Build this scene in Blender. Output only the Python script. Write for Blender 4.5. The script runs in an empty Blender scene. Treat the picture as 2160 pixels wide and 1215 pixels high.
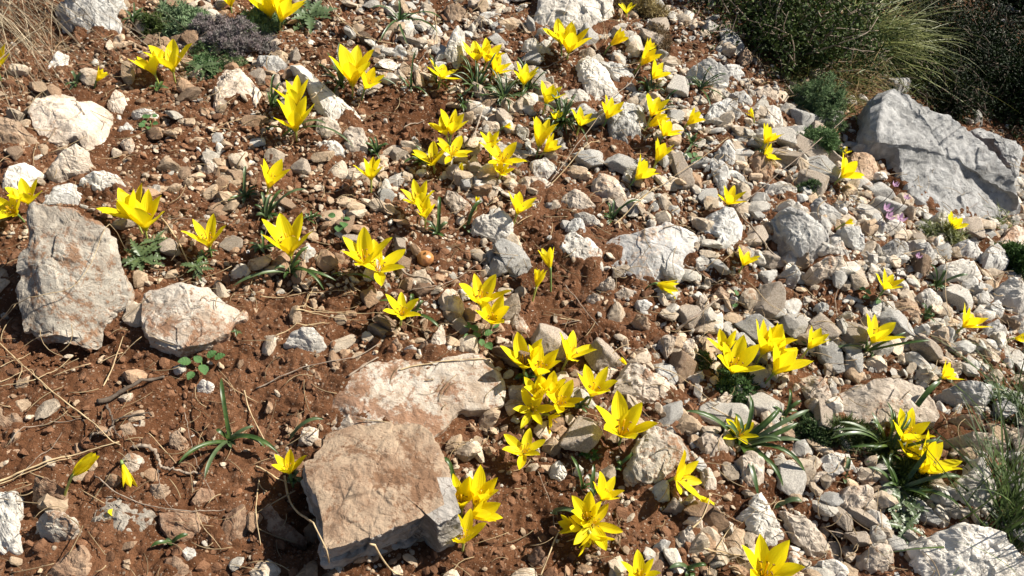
import bpy, math, random
import numpy as np
from mathutils import Vector, Matrix
random.seed(7); rng = np.random.default_rng(7)
S = bpy.context.scene
COL = S.collection
R = math.radians
# ---------------------------------------------------------------- camera
CAMH, PITCH, ROLL, HFOV = 1.2, R(50), R(14), R(62)
FPX = 1080 / math.tan(HFOV / 2)
fw = Vector((0, math.cos(PITCH), -math.sin(PITCH)))
r0 = Vector((1, 0, 0)); u0 = Vector((0, math.sin(PITCH), math.cos(PITCH)))
UP = u0 * math.cos(ROLL) - r0 * math.sin(ROLL)
RT = r0 * math.cos(ROLL) + u0 * math.sin(ROLL)
cam = bpy.data.objects.new('camera', bpy.data.cameras.new('camera')); COL.objects.link(cam)
m3 = Matrix((RT, UP, -fw)).transposed()
cam.matrix_world = Matrix.Translation((0, 0, CAMH)) @ m3.to_4x4()
cam.data.angle = HFOV; cam.data.clip_start = 0.02; cam.data.clip_end = 400
S.camera = cam
# ---------------------------------------------------------------- light
SUN_AZ, SUN_EL = R(36), R(48)          # azimuth from +X towards +Y
world = bpy.data.worlds.new("World"); S.world = world; world.use_nodes = True
wn = world.node_tree; bg = wn.nodes['Background']
sky = wn.nodes.new('ShaderNodeTexSky'); sky.sky_type = 'NISHITA'; sky.sun_disc = False
sky.sun_elevation = SUN_EL; sky.sun_rotation = R(90) - SUN_AZ
wn.links.new(sky.outputs[0], bg.inputs[0]); bg.inputs[1].default_value = 0.05
sd = bpy.data.lights.new('sun', 'SUN'); sd.energy = 5.0; sd.angle = R(0.53); sd.color = (1, 0.94, 0.84)
sun = bpy.data.objects.new('sun', sd); COL.objects.link(sun)
SV = Vector((math.cos(SUN_AZ) * math.cos(SUN_EL), math.sin(SUN_AZ) * math.cos(SUN_EL), math.sin(SUN_EL)))
sun.rotation_euler = SV.to_track_quat('Z', 'Y').to_euler(); sun.location = SV * 8
S.view_settings.view_transform = 'Standard'; S.view_settings.look = 'None'
S.view_settings.exposure = 0.95; S.view_settings.gamma = 1
S.render.engine = 'CYCLES'
try:
    S.cycles.max_bounces = 6; S.cycles.diffuse_bounces = 2; S.cycles.transmission_bounces = 4; S.cycles.transparent_max_bounces = 4
except Exception: pass

# ---------------------------------------------------------------- noise
def _hash(ix, iy, iz, s):
    h = (ix * 374761393 + iy * 668265263 + iz * 2147483647 * 3 + s * 1274126177) & 0xFFFFFFFF
    h = ((h ^ (h >> 13)) * 1274126177) & 0xFFFFFFFF
    h = ((h ^ (h >> 16)) * 2246822519) & 0xFFFFFFFF
    return ((h ^ (h >> 15)) & 0xFFFFFF) / 0xFFFFFF * 2 - 1
def noise3(p, s=0):
    i = np.floor(p).astype(np.int64); f = p - i; f = f * f * f * (f * (f * 6 - 15) + 10)
    x, y, z = i[:, 0], i[:, 1], i[:, 2]; fx, fy, fz = f[:, 0], f[:, 1], f[:, 2]
    def L(a, b, t): return a + (b - a) * t
    c = [[[_hash(x + a, y + b, z + c_, s) for c_ in (0, 1)] for b in (0, 1)] for a in (0, 1)]
    return L(L(L(c[0][0][0], c[1][0][0], fx), L(c[0][1][0], c[1][1][0], fx), fy),
             L(L(c[0][0][1], c[1][0][1], fx), L(c[0][1][1], c[1][1][1], fx), fy), fz)
def noise2(x, y, s=0):
    ix = np.floor(x).astype(np.int64); iy = np.floor(y).astype(np.int64)
    fx = x - ix; fy = y - iy
    fx = fx * fx * fx * (fx * (fx * 6 - 15) + 10); fy = fy * fy * fy * (fy * (fy * 6 - 15) + 10)
    z = ix * 0
    a = _hash(ix, iy, z, s); b = _hash(ix + 1, iy, z, s); c = _hash(ix, iy + 1, z, s); d = _hash(ix + 1, iy + 1, z, s)
    return (a + (b - a) * fx) * (1 - fy) + (c + (d - c) * fx) * fy
def fbm3(p, o=4, s=0):
    r = 0; a = 1; 
    for k in range(o):
        r = r + a * noise3(p * (2.03 ** k) + k * 7.3, s + k); a *= .5
    return r

# ---------------------------------------------------------------- the lie of the land, and pixel -> place on it
def base_z(x, y):
    x = np.asarray(x, float); y = np.asarray(y, float)
    u = x * .85 + y * .53
    d = np.maximum(0, u - 1.25)
    z = -0.30 * d ** 1.5 / (1 + .5 * d)
    w = np.clip((u + 6) / 6, 0, 1)
    z = z + 0.016 * noise2(x * 3.1 + 5, y * 3.1, 11) + 0.008 * noise2(x * 8 + 1, y * 8, 12)
    return z
def unproj(px, py, h=0.0):
    px = np.asarray(px, float); py = np.asarray(py, float)
    a = (px - 1080) / FPX; b = (607.5 - py) / FPX
    D = np.array(fw)[None] + a.reshape(-1, 1) * np.array(RT)[None] + b.reshape(-1, 1) * np.array(UP)[None]
    h = np.broadcast_to(np.asarray(h, float).reshape(-1), (len(D),))
    lo = np.full(len(D), .2); hi = np.full(len(D), 9.0)
    tt = np.linspace(.3, 9, 120)
    hit = np.full(len(D), 9.0)
    for k in range(len(tt) - 1, -1, -1):
        p = D * tt[k]; below = (p[:, 2] + CAMH) < base_z(p[:, 0], p[:, 1]) + h
        hit = np.where(below, tt[k], hit)
    lo = hit - .08; hi = hit
    for _ in range(18):
        m = (lo + hi) / 2; p = D * m[:, None]
        below = (p[:, 2] + CAMH) < base_z(p[:, 0], p[:, 1]) + h
        hi = np.where(below, m, hi); lo = np.where(below, lo, m)
    p = D * hi[:, None]; p[:, 2] += CAMH
    return p
def P(px, py, h=0.0): return Vector(unproj([px], [py], h)[0])
def G(x, y): return float(base_z(x, y))
def proj(p):
    d = Vector(p) - Vector((0, 0, CAMH)); z = d.dot(fw)
    return 1080 + FPX * d.dot(RT) / z, 607.5 - FPX * d.dot(UP) / z, z
def proja(p):
    d = np.asarray(p, float) - np.array((0, 0, CAMH)); z = d @ np.array(fw)
    return 1080 + FPX * (d @ np.array(RT)) / z, 607.5 - FPX * (d @ np.array(UP)) / z, z
def ppm(p): return FPX / (Vector(p) - Vector((0, 0, CAMH))).dot(fw)

# ---------------------------------------------------------------- mesh helpers
def mesh(name, v, faces, mat=None, smooth=True, attr=None):
    """faces: list of int arrays (n,k)"""
    v = np.asarray(v, np.float32)
    me = bpy.data.meshes.new(name)
    faces = [np.asarray(f, np.int32) for f in (faces if isinstance(faces, list) else [faces]) if len(f)]
    me.vertices.add(len(v)); me.vertices.foreach_set('co', v.ravel())
    nl = sum(f.size for f in faces); nf = sum(len(f) for f in faces)
    me.loops.add(nl); me.polygons.add(nf)
    me.loops.foreach_set('vertex_index', np.concatenate([f.ravel() for f in faces]))
    tot = np.concatenate([np.full(len(f), f.shape[1], np.int32) for f in faces])
    st = np.concatenate([[0], np.cumsum(tot)[:-1]]).astype(np.int32)
    me.polygons.foreach_set('loop_start', st); me.polygons.foreach_set('loop_total', tot)
    me.polygons.foreach_set('use_smooth', np.full(nf, smooth, bool))
    if attr is not None:
        a = me.color_attributes.new('tint', 'FLOAT_COLOR', 'POINT')
        c = np.ones((len(v), 4), np.float32); c[:, :attr.shape[1]] = attr; a.data.foreach_set('color', c.ravel())
    me.update(calc_edges=True)
    if mat: me.materials.append(mat)
    return me
def put(name, me, parent=None, loc=(0, 0, 0), label=None, cat=None, group=None, kind=None):
    o = bpy.data.objects.new(name, me); COL.objects.link(o); o.location = loc
    if parent: o.parent = parent
    tag(o, label, cat, group, kind); return o
def tag(o, label=None, cat=None, group=None, kind=None):
    if label: o['label'] = label
    if cat: o['category'] = cat
    if group: o['group'] = group
    if kind: o['kind'] = kind
def empty(name, loc, label, cat, group=None):
    o = bpy.data.objects.new(name, None); COL.objects.link(o); o.location = loc; o.empty_display_size = .02
    tag(o, label, cat, group); return o
class MB:
    def __init__(s): s.v = []; s.q = []; s.t = []; s.n = 0; s.c = []
    def add(s, v, q=None, t=None, c=None):
        v = np.asarray(v, float)
        if q is not None and len(q): s.q.append(np.asarray(q) + s.n)
        if t is not None and len(t): s.t.append(np.asarray(t) + s.n)
        s.v.append(v); s.n += len(v)
        if c is not None: s.c.append(np.broadcast_to(np.asarray(c, float), (len(v), 3)))
    def mesh(s, name, mat, smooth=True, off=(0, 0, 0)):
        f = []
        if s.q: f.append(np.concatenate(s.q))
        if s.t: f.append(np.concatenate(s.t))
        return mesh(name, np.concatenate(s.v) - np.array(off), f, mat, smooth, np.concatenate(s.c) if s.c else None)
def tube_vf(pts, rad, k=6):
    pts = np.asarray(pts, float); n = len(pts); rad = np.broadcast_to(rad, (n,))
    t = np.gradient(pts, axis=0); t /= np.linalg.norm(t, axis=1)[:, None] + 1e-9
    a = np.cross(t, [0.31, 0.2, 0.93]); a /= np.linalg.norm(a, axis=1)[:, None] + 1e-9; b = np.cross(t, a)
    an = np.arange(k) * 2 * math.pi / k
    v = pts[:, None] + rad[:, None, None] * (np.cos(an)[None, :, None] * a[:, None] + np.sin(an)[None, :, None] * b[:, None])
    v = v.reshape(-1, 3)
    i, j = np.meshgrid(np.arange(n - 1), np.arange(k), indexing='ij'); j2 = (j + 1) % k
    q = np.stack([i * k + j, i * k + j2, (i + 1) * k + j2, (i + 1) * k + j], -1).reshape(-1, 4)
    v = np.vstack([v, pts[0], pts[-1]]); jj = np.arange(k); j2 = (jj + 1) % k
    tr = np.vstack([np.stack([jj * 0 + n * k, j2, jj], 1), np.stack([jj * 0 + n * k + 1, (n - 1) * k + jj, (n - 1) * k + j2], 1)])
    return v, q, tr
def curve(pts, n):
    """Catmull-Rom through the points"""
    p = np.asarray(pts, float)
    if len(p) == 2: return p[0] + (p[1] - p[0]) * np.linspace(0, 1, n)[:, None]
    p = np.vstack([2 * p[0] - p[1], p, 2 * p[-1] - p[-2]]); m = len(p) - 3
    out = []
    for s in np.linspace(0, m - 1e-6, n):
        i = int(s); t = s - i; a, b, c, d = p[i:i + 4]
        out.append(.5 * (2 * b + (c - a) * t + (2 * a - 5 * b + 4 * c - d) * t * t + (3 * b - 3 * c + d - a) * t ** 3))
    return np.array(out)

# ---------------------------------------------------------------- materials
def newmat(name):
    m = bpy.data.materials.new(name); m.use_nodes = True; nt = m.node_tree
    for n in list(nt.nodes):
        if n.type != 'OUTPUT_MATERIAL': nt.nodes.remove(n)
    return m, nt, nt.nodes['Material Output']
def nd(nt, t, **k):
    n = nt.nodes.new(t)
    for a, b in k.items():
        if a.startswith('i_'): n.inputs[a[2:].replace('_', ' ')].default_value = b
        else: setattr(n, a, b)
    return n
def mixc(nt, fac, a, b, mode='MIX'):
    n = nt.nodes.new('ShaderNodeMix'); n.data_type = 'RGBA'; n.blend_type = mode; n.clamp_factor = True
    for idx, val in ((0, fac), (6, a), (7, b)):
        if hasattr(val, 'default_value') or hasattr(val, 'is_output'): nt.links.new(val, n.inputs[idx])
        elif idx == 0: n.inputs[0].default_value = val
        else: n.inputs[idx].default_value = (*val, 1) if len(val) == 3 else val
    return n.outputs[2]
def ramp(nt, src, a, b, va=0., vb=1.):
    n = nt.nodes.new('ShaderNodeMapRange'); n.interpolation_type = 'SMOOTHSTEP'
    n.inputs[1].default_value = a; n.inputs[2].default_value = b; n.inputs[3].default_value = va; n.inputs[4].default_value = vb
    nt.links.new(src, n.inputs[0]); return n.outputs[0]
def nz(nt, vec, scale, detail=4, rough=.55, dist=0.):
    n = nt.nodes.new('ShaderNodeTexNoise'); n.inputs['Scale'].default_value = scale; n.inputs['Detail'].default_value = detail
    n.inputs['Roughness'].default_value = rough; n.inputs['Distortion'].default_value = dist
    nt.links.new(vec, n.inputs['Vector']); return n.outputs[0]
def mth(nt, op, a, b):
    n = nt.nodes.new('ShaderNodeMath'); n.operation = op
    for i, v in ((0, a), (1, b)):
        if hasattr(v, 'is_output'): nt.links.new(v, n.inputs[i])
        else: n.inputs[i].default_value = v
    return n.outputs[0]
def bumpn(nt, h, strength, dist, prev=None):
    n = nt.nodes.new('ShaderNodeBump'); n.inputs['Strength'].default_value = strength; n.inputs['Distance'].default_value = dist
    nt.links.new(h, n.inputs['Height'])
    if prev: nt.links.new(prev, n.inputs['Normal'])
    return n.outputs[0]
def rock_mat(name, light, dark, stain, stain_at=.58, veins=.5, dust=.6, dustc=(.20, .10, .055), tint=False, freq=1., bump=1., lichen=False):
    m, nt, out = newmat(name)
    tc = nt.nodes.new('ShaderNodeTexCoord'); oi = nt.nodes.new('ShaderNodeObjectInfo')
    va = nt.nodes.new('ShaderNodeVectorMath'); va.operation = 'MULTIPLY_ADD'
    nt.links.new(tc.outputs['Object'], va.inputs[0]); va.inputs[1].default_value = (freq,) * 3
    cb = nt.nodes.new('ShaderNodeCombineXYZ'); r9 = mth(nt, 'MULTIPLY', oi.outputs['Random'], 37.)
    for i in range(3): nt.links.new(r9, cb.inputs[i])
    nt.links.new(cb.outputs[0], va.inputs[2]); V = va.outputs[0]
    n1 = nz(nt, V, 14, 6, .62, .4); n2 = nz(nt, V, 60, 5, .6); n3 = nz(nt, V, 9, 7, .68, 1.2); n4 = nz(nt, V, 400, 3, .6)
    col = mixc(nt, ramp(nt, n1, .40, .58), dark, light)
    n6 = nz(nt, V, 38, 9, .75, .5)
    col = mixc(nt, ramp(nt, n6, .50, .64, 0, .6), col, tuple(min(1, c * 1.28) for c in light))
    col = mixc(nt, ramp(nt, n6, .46, .34, 0, .55), col, tuple(c * .72 for c in dark))
    brk = mth(nt, 'MULTIPLY', mth(nt, 'SUBTRACT', nz(nt, V, 130, 6, .75), .5), .55)
    col = mixc(nt, ramp(nt, mth(nt, 'ADD', n3, brk), stain_at, stain_at + .10, 0, .85), col, stain)
    n5 = nz(nt, V, 22, 8, .7, .6)
    col = mixc(nt, ramp(nt, mth(nt, 'ADD', n5, brk), dust, dust + .10, 0, .8), col, dustc)
    if lichen:
        vl = nt.nodes.new('ShaderNodeTexVoronoi'); vl.inputs['Scale'].default_value = 38; nt.links.new(V, vl.inputs['Vector'])
        rr_ = nt.nodes.new('ShaderNodeSeparateXYZ'); nt.links.new(vl.outputs['Color'], rr_.inputs[0])
        spot = mth(nt, 'MULTIPLY', ramp(nt, mth(nt, 'ADD', vl.outputs['Distance'], brk), .20, .26, 1, 0), ramp(nt, rr_.outputs[0], .80, .82, 0, .8))
        col = mixc(nt, spot, col, (.66, .66, .63))
    # hair cracks and veins
    vo = nt.nodes.new('ShaderNodeTexVoronoi'); vo.feature = 'DISTANCE_TO_EDGE'; vo.inputs['Scale'].default_value = 17
    wv = nt.nodes.new('ShaderNodeVectorMath'); wv.operation = 'MULTIPLY_ADD'
    nzc = nt.nodes.new('ShaderNodeTexNoise'); nzc.inputs['Scale'].default_value = 25; nzc.inputs['Detail'].default_value = 5; nt.links.new(V, nzc.inputs['Vector'])
    nt.links.new(nzc.outputs[1], wv.inputs[0]); wv.inputs[1].default_value = (.09,) * 3; nt.links.new(V, wv.inputs[2])
    nt.links.new(wv.outputs[0], vo.inputs['Vector'])
    line = ramp(nt, vo.outputs['Distance'], 0.0, 0.022, 1, 0)
    lm = mth(nt, 'MULTIPLY', line, ramp(nt, nz(nt, V, 6, 2), .5, .62, 0, veins))
    col = mixc(nt, lm, col, (.10, .07, .05))
    if tint:
        at = nt.nodes.new('ShaderNodeAttribute'); at.attribute_name = 'tint'; col = mixc(nt, 1., col, at.outputs['Color'], 'MULTIPLY')
    else:
        vr = nt.nodes.new('ShaderNodeHueSaturation'); nt.links.new(col, vr.inputs['Color'])
        nt.links.new(mth(nt, 'MULTIPLY_ADD', oi.outputs['Random'], .0) if False else ramp(nt, oi.outputs['Random'], 0, 1, .88, 1.2), vr.inputs['Value'])
        col = vr.outputs[0]
    bs = nd(nt, 'ShaderNodeBsdfPrincipled', i_Roughness=.88); bs.inputs['Specular IOR Level'].default_value = .25
    nt.links.new(col, bs.inputs['Base Color'])
    b = bumpn(nt, n6, .8 * bump, .012); b = bumpn(nt, n2, .5 * bump, .005, b); b = bumpn(nt, n4, .45 * bump, .0016, b); b = bumpn(nt, lm, -.6 * bump, .003, b)
    nt.links.new(b, bs.inputs['Normal']); nt.links.new(bs.outputs[0], out.inputs[0]); return m
ROCK = {
 'slate': rock_mat('weathered_grey_limestone', (.47, .46, .44), (.31, .305, .29), (.55, .55, .53), .68, .5, .75, (.30,.27,.23), lichen=True, bump=1.4),
 'block': rock_mat('brown_crusted_limestone', (.32, .235, .16), (.23, .15, .095), (.16, .082, .042), .50, .3, .66, (.50,.41,.32)),
 'face': rock_mat('broken_grey_limestone', (.33, .30, .265), (.19, .17, .145), (.30, .20, .13), .62, .9, .66),
 'plain': rock_mat('smooth_pale_grey_limestone', (.46, .445, .42), (.40, .375, .34), (.47, .34, .24), .56, .6, .72, (.46,.33,.22), bump=.7),
 'slab': rock_mat('stained_pale_limestone', (.60, .53, .44), (.44, .34, .25), (.30, .15, .078), .47, .5, .60, (.26,.145,.08)),
 'grey':  rock_mat('grey_limestone', (.55, .53, .485), (.37, .35, .32), (.30, .22, .16), .66, .7, .68),
 'white': rock_mat('pale_limestone', (.68, .63, .55), (.47, .43, .37), (.36, .23, .15), .62, .7, .64),
 'cream': rock_mat('cream_limestone', (.60, .51, .41), (.42, .34, .26), (.33, .18, .10), .57, .6, .60),
 'tan':   rock_mat('tan_limestone', (.40, .29, .20), (.28, .19, .12), (.24, .12, .06), .54, .4, .56),
 'rust':  rock_mat('rust_stained_limestone', (.43, .385, .315), (.31, .265, .21), (.25, .13, .065), .50, .5, .55, (.25,.14,.08)),
 'brown': rock_mat('soil_dusted_limestone', (.34, .23, .15), (.22, .13, .08), (.42, .34, .27), .60, .3, .50, (.17, .085, .045)),
}
def soil_mat():
    m, nt, out = newmat('red_brown_soil'); tc = nt.nodes.new('ShaderNodeTexCoord'); V = tc.outputs['Object']
    n1 = nz(nt, V, 5, 6, .6); n2 = nz(nt, V, 60, 6, .7); n3 = nz(nt, V, 350, 4, .7); n4 = nz(nt, V, 140, 3, .6)
    col = mixc(nt, ramp(nt, n1, .35, .65), (.115, .047, .020), (.205, .095, .047))
    col = mixc(nt, ramp(nt, n2, .5, .75, 0, .55), col, (.24, .130, .078))
    col = mixc(nt, ramp(nt, n4, .6, .72, 0, .5), col, (.33, .22, .14))
    col = mixc(nt, ramp(nt, n3, .30, .42, .5, 0), col, (.07, .032, .017))
    for sc_, thr in ((150, .86), (330, .80)):
        vg = nt.nodes.new('ShaderNodeTexVoronoi'); vg.inputs['Scale'].default_value = sc_; nt.links.new(V, vg.inputs['Vector'])
        rg = nt.nodes.new('ShaderNodeSeparateXYZ'); nt.links.new(vg.outputs['Color'], rg.inputs[0])
        col = mixc(nt, mth(nt, 'MULTIPLY', ramp(nt, vg.outputs['Distance'], .26, .34, .85, 0), ramp(nt, rg.outputs[1], thr, thr + .02)), col, (.42, .32, .23))
    bs = nd(nt, 'ShaderNodeBsdfPrincipled', i_Roughness=.95); bs.inputs['Specular IOR Level'].default_value = .1
    nt.links.new(col, bs.inputs['Base Color'])
    b = bumpn(nt, n2, 1., .014); b = bumpn(nt, n3, .9, .004, b); nt.links.new(b, bs.inputs['Normal'])
    nt.links.new(bs.outputs[0], out.inputs[0]); return m
SOIL = soil_mat()
def leafy(name, c1, c2, trans=.3, rough=.5, scale=60, spec=.4, along=None, bump=0, tint=False, random_v=True):
    m, nt, out = newmat(name); tc = nt.nodes.new('ShaderNodeTexCoord'); V = tc.outputs['Object']
    n1 = nz(nt, V, scale, 4, .6); col = mixc(nt, ramp(nt, n1, .35, .65), c1, c2)
    if tint:
        at = nt.nodes.new('ShaderNodeAttribute'); at.attribute_name = 'tint'; col = mixc(nt, 1., col, at.outputs['Color'], 'MULTIPLY')
    bs = nd(nt, 'ShaderNodeBsdfPrincipled', i_Roughness=rough); bs.inputs['Specular IOR Level'].default_value = spec
    nt.links.new(col, bs.inputs['Base Color'])
    if bump: nt.links.new(bumpn(nt, nz(nt, V, scale * 5, 3), bump, .001), bs.inputs['Normal'])
    if trans:
        tr = nt.nodes.new('ShaderNodeBsdfTranslucent'); nt.links.new(col, tr.inputs[0])
        mx = nt.nodes.new('ShaderNodeMixShader'); mx.inputs[0].default_value = trans
        nt.links.new(bs.outputs[0], mx.inputs[1]); nt.links.new(tr.outputs[0], mx.inputs[2]); nt.links.new(mx.outputs[0], out.inputs[0])
    else: nt.links.new(bs.outputs[0], out.inputs[0])
    return m
def tepal_mat():
    m, nt, out = newmat('yellow_tepal'); tc = nt.nodes.new('ShaderNodeTexCoord')
    sep = nt.nodes.new('ShaderNodeSeparateXYZ'); at = nt.nodes.new('ShaderNodeAttribute'); at.attribute_name = 'tint'
    nt.links.new(at.outputs['Color'], sep.inputs[0])          # x: along 0..1, y: across 0..1, z: free
    wv = mth(nt, 'SINE', mth(nt, 'MULTIPLY', sep.outputs[1], 44.), 0.)
    col = mixc(nt, ramp(nt, wv, -.2, 1, 0, .28), (.96, .84, .015), (.94, .76, .006))
    col = mixc(nt, ramp(nt, nz(nt, tc.outputs['Object'], 55, 4), .4, .7, 0, .5), col, (.94, .72, .006))
    col = mixc(nt, ramp(nt, sep.outputs[0], 0, .22, .8, 0), col, (.62, .62, .06))
    oi = nt.nodes.new('ShaderNodeObjectInfo'); col = mixc(nt, ramp(nt, oi.outputs['Random'], .55, 1, 0, .6), col, (.92, .66, .004))
    bs = nd(nt, 'ShaderNodeBsdfPrincipled', i_Roughness=.5); bs.inputs['Specular IOR Level'].default_value = .22
    nt.links.new(col, bs.inputs['Base Color']); nt.links.new(bumpn(nt, wv, .25, .0006), bs.inputs['Normal'])
    tr = nt.nodes.new('ShaderNodeBsdfTranslucent'); nt.links.new(col, tr.inputs[0])
    mx = nt.nodes.new('ShaderNodeMixShader'); mx.inputs[0].default_value = .5
    nt.links.new(bs.outputs[0], mx.inputs[1]); nt.links.new(tr.outputs[0], mx.inputs[2]); nt.links.new(mx.outputs[0], out.inputs[0])
    return m
TEPAL = tepal_mat()
WILT = leafy('wilted_tepal', (.72, .55, .12), (.55, .36, .05), .35, .6, 90)
STEM = leafy('pale_stem', (.50, .52, .12), (.36, .42, .10), .2, .5)
STEMG = leafy('green_stem', (.16, .26, .07), (.24, .33, .10), .15, .5)
ANTH = leafy('anther', (.30, .16, .02), (.10, .05, .01), 0, .7)
FILA = leafy('filament', (.85, .50, .01), (.8, .45, .01), .2, .6)
LEAF = leafy('strap_leaf_green', (.034, .068, .014), (.068, .115, .026), .22, .38, 70, .5)
LEAF2 = leafy('strap_leaf_grey_green', (.062, .095, .036), (.105, .15, .062), .22, .42, 70, .5)
WEED = leafy('weed_leaf_green', (.055, .13, .035), (.10, .20, .06), .25, .55, 150, .3, bump=.5)
SAGE = leafy('grey_green_leaf', (.11, .15, .085), (.19, .22, .14), .2, .7, 60, .2, tint=True)
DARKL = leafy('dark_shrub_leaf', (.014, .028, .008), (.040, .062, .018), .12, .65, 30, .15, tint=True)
GRASS = leafy('grass_green', (.085, .105, .035), (.16, .17, .065), .25, .5, 25, .3, tint=True)
DRY = leafy('dry_stalk', (.56, .43, .25), (.38, .27, .15), .05, .7, 60, .2)
STRAW = leafy('dry_straw', (.46, .36, .22), (.30, .22, .13), .1, .7, 40, .2, tint=True)
TWIG = leafy('grey_twig', (.20, .15, .11), (.32, .26, .20), 0, .85, 90, .15, bump=.6)
BARK = leafy('dark_twig', (.075, .055, .04), (.14, .11, .085), 0, .85, 90, .15, bump=.6)
PINK = leafy('pink_petal', (.55, .30, .50), (.66, .48, .62), .3, .5, 90)
BULB = leafy('brown_bulb_skin', (.42, .20, .06), (.25, .10, .035), 0, .4, 45, .5, bump=.4)
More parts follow.
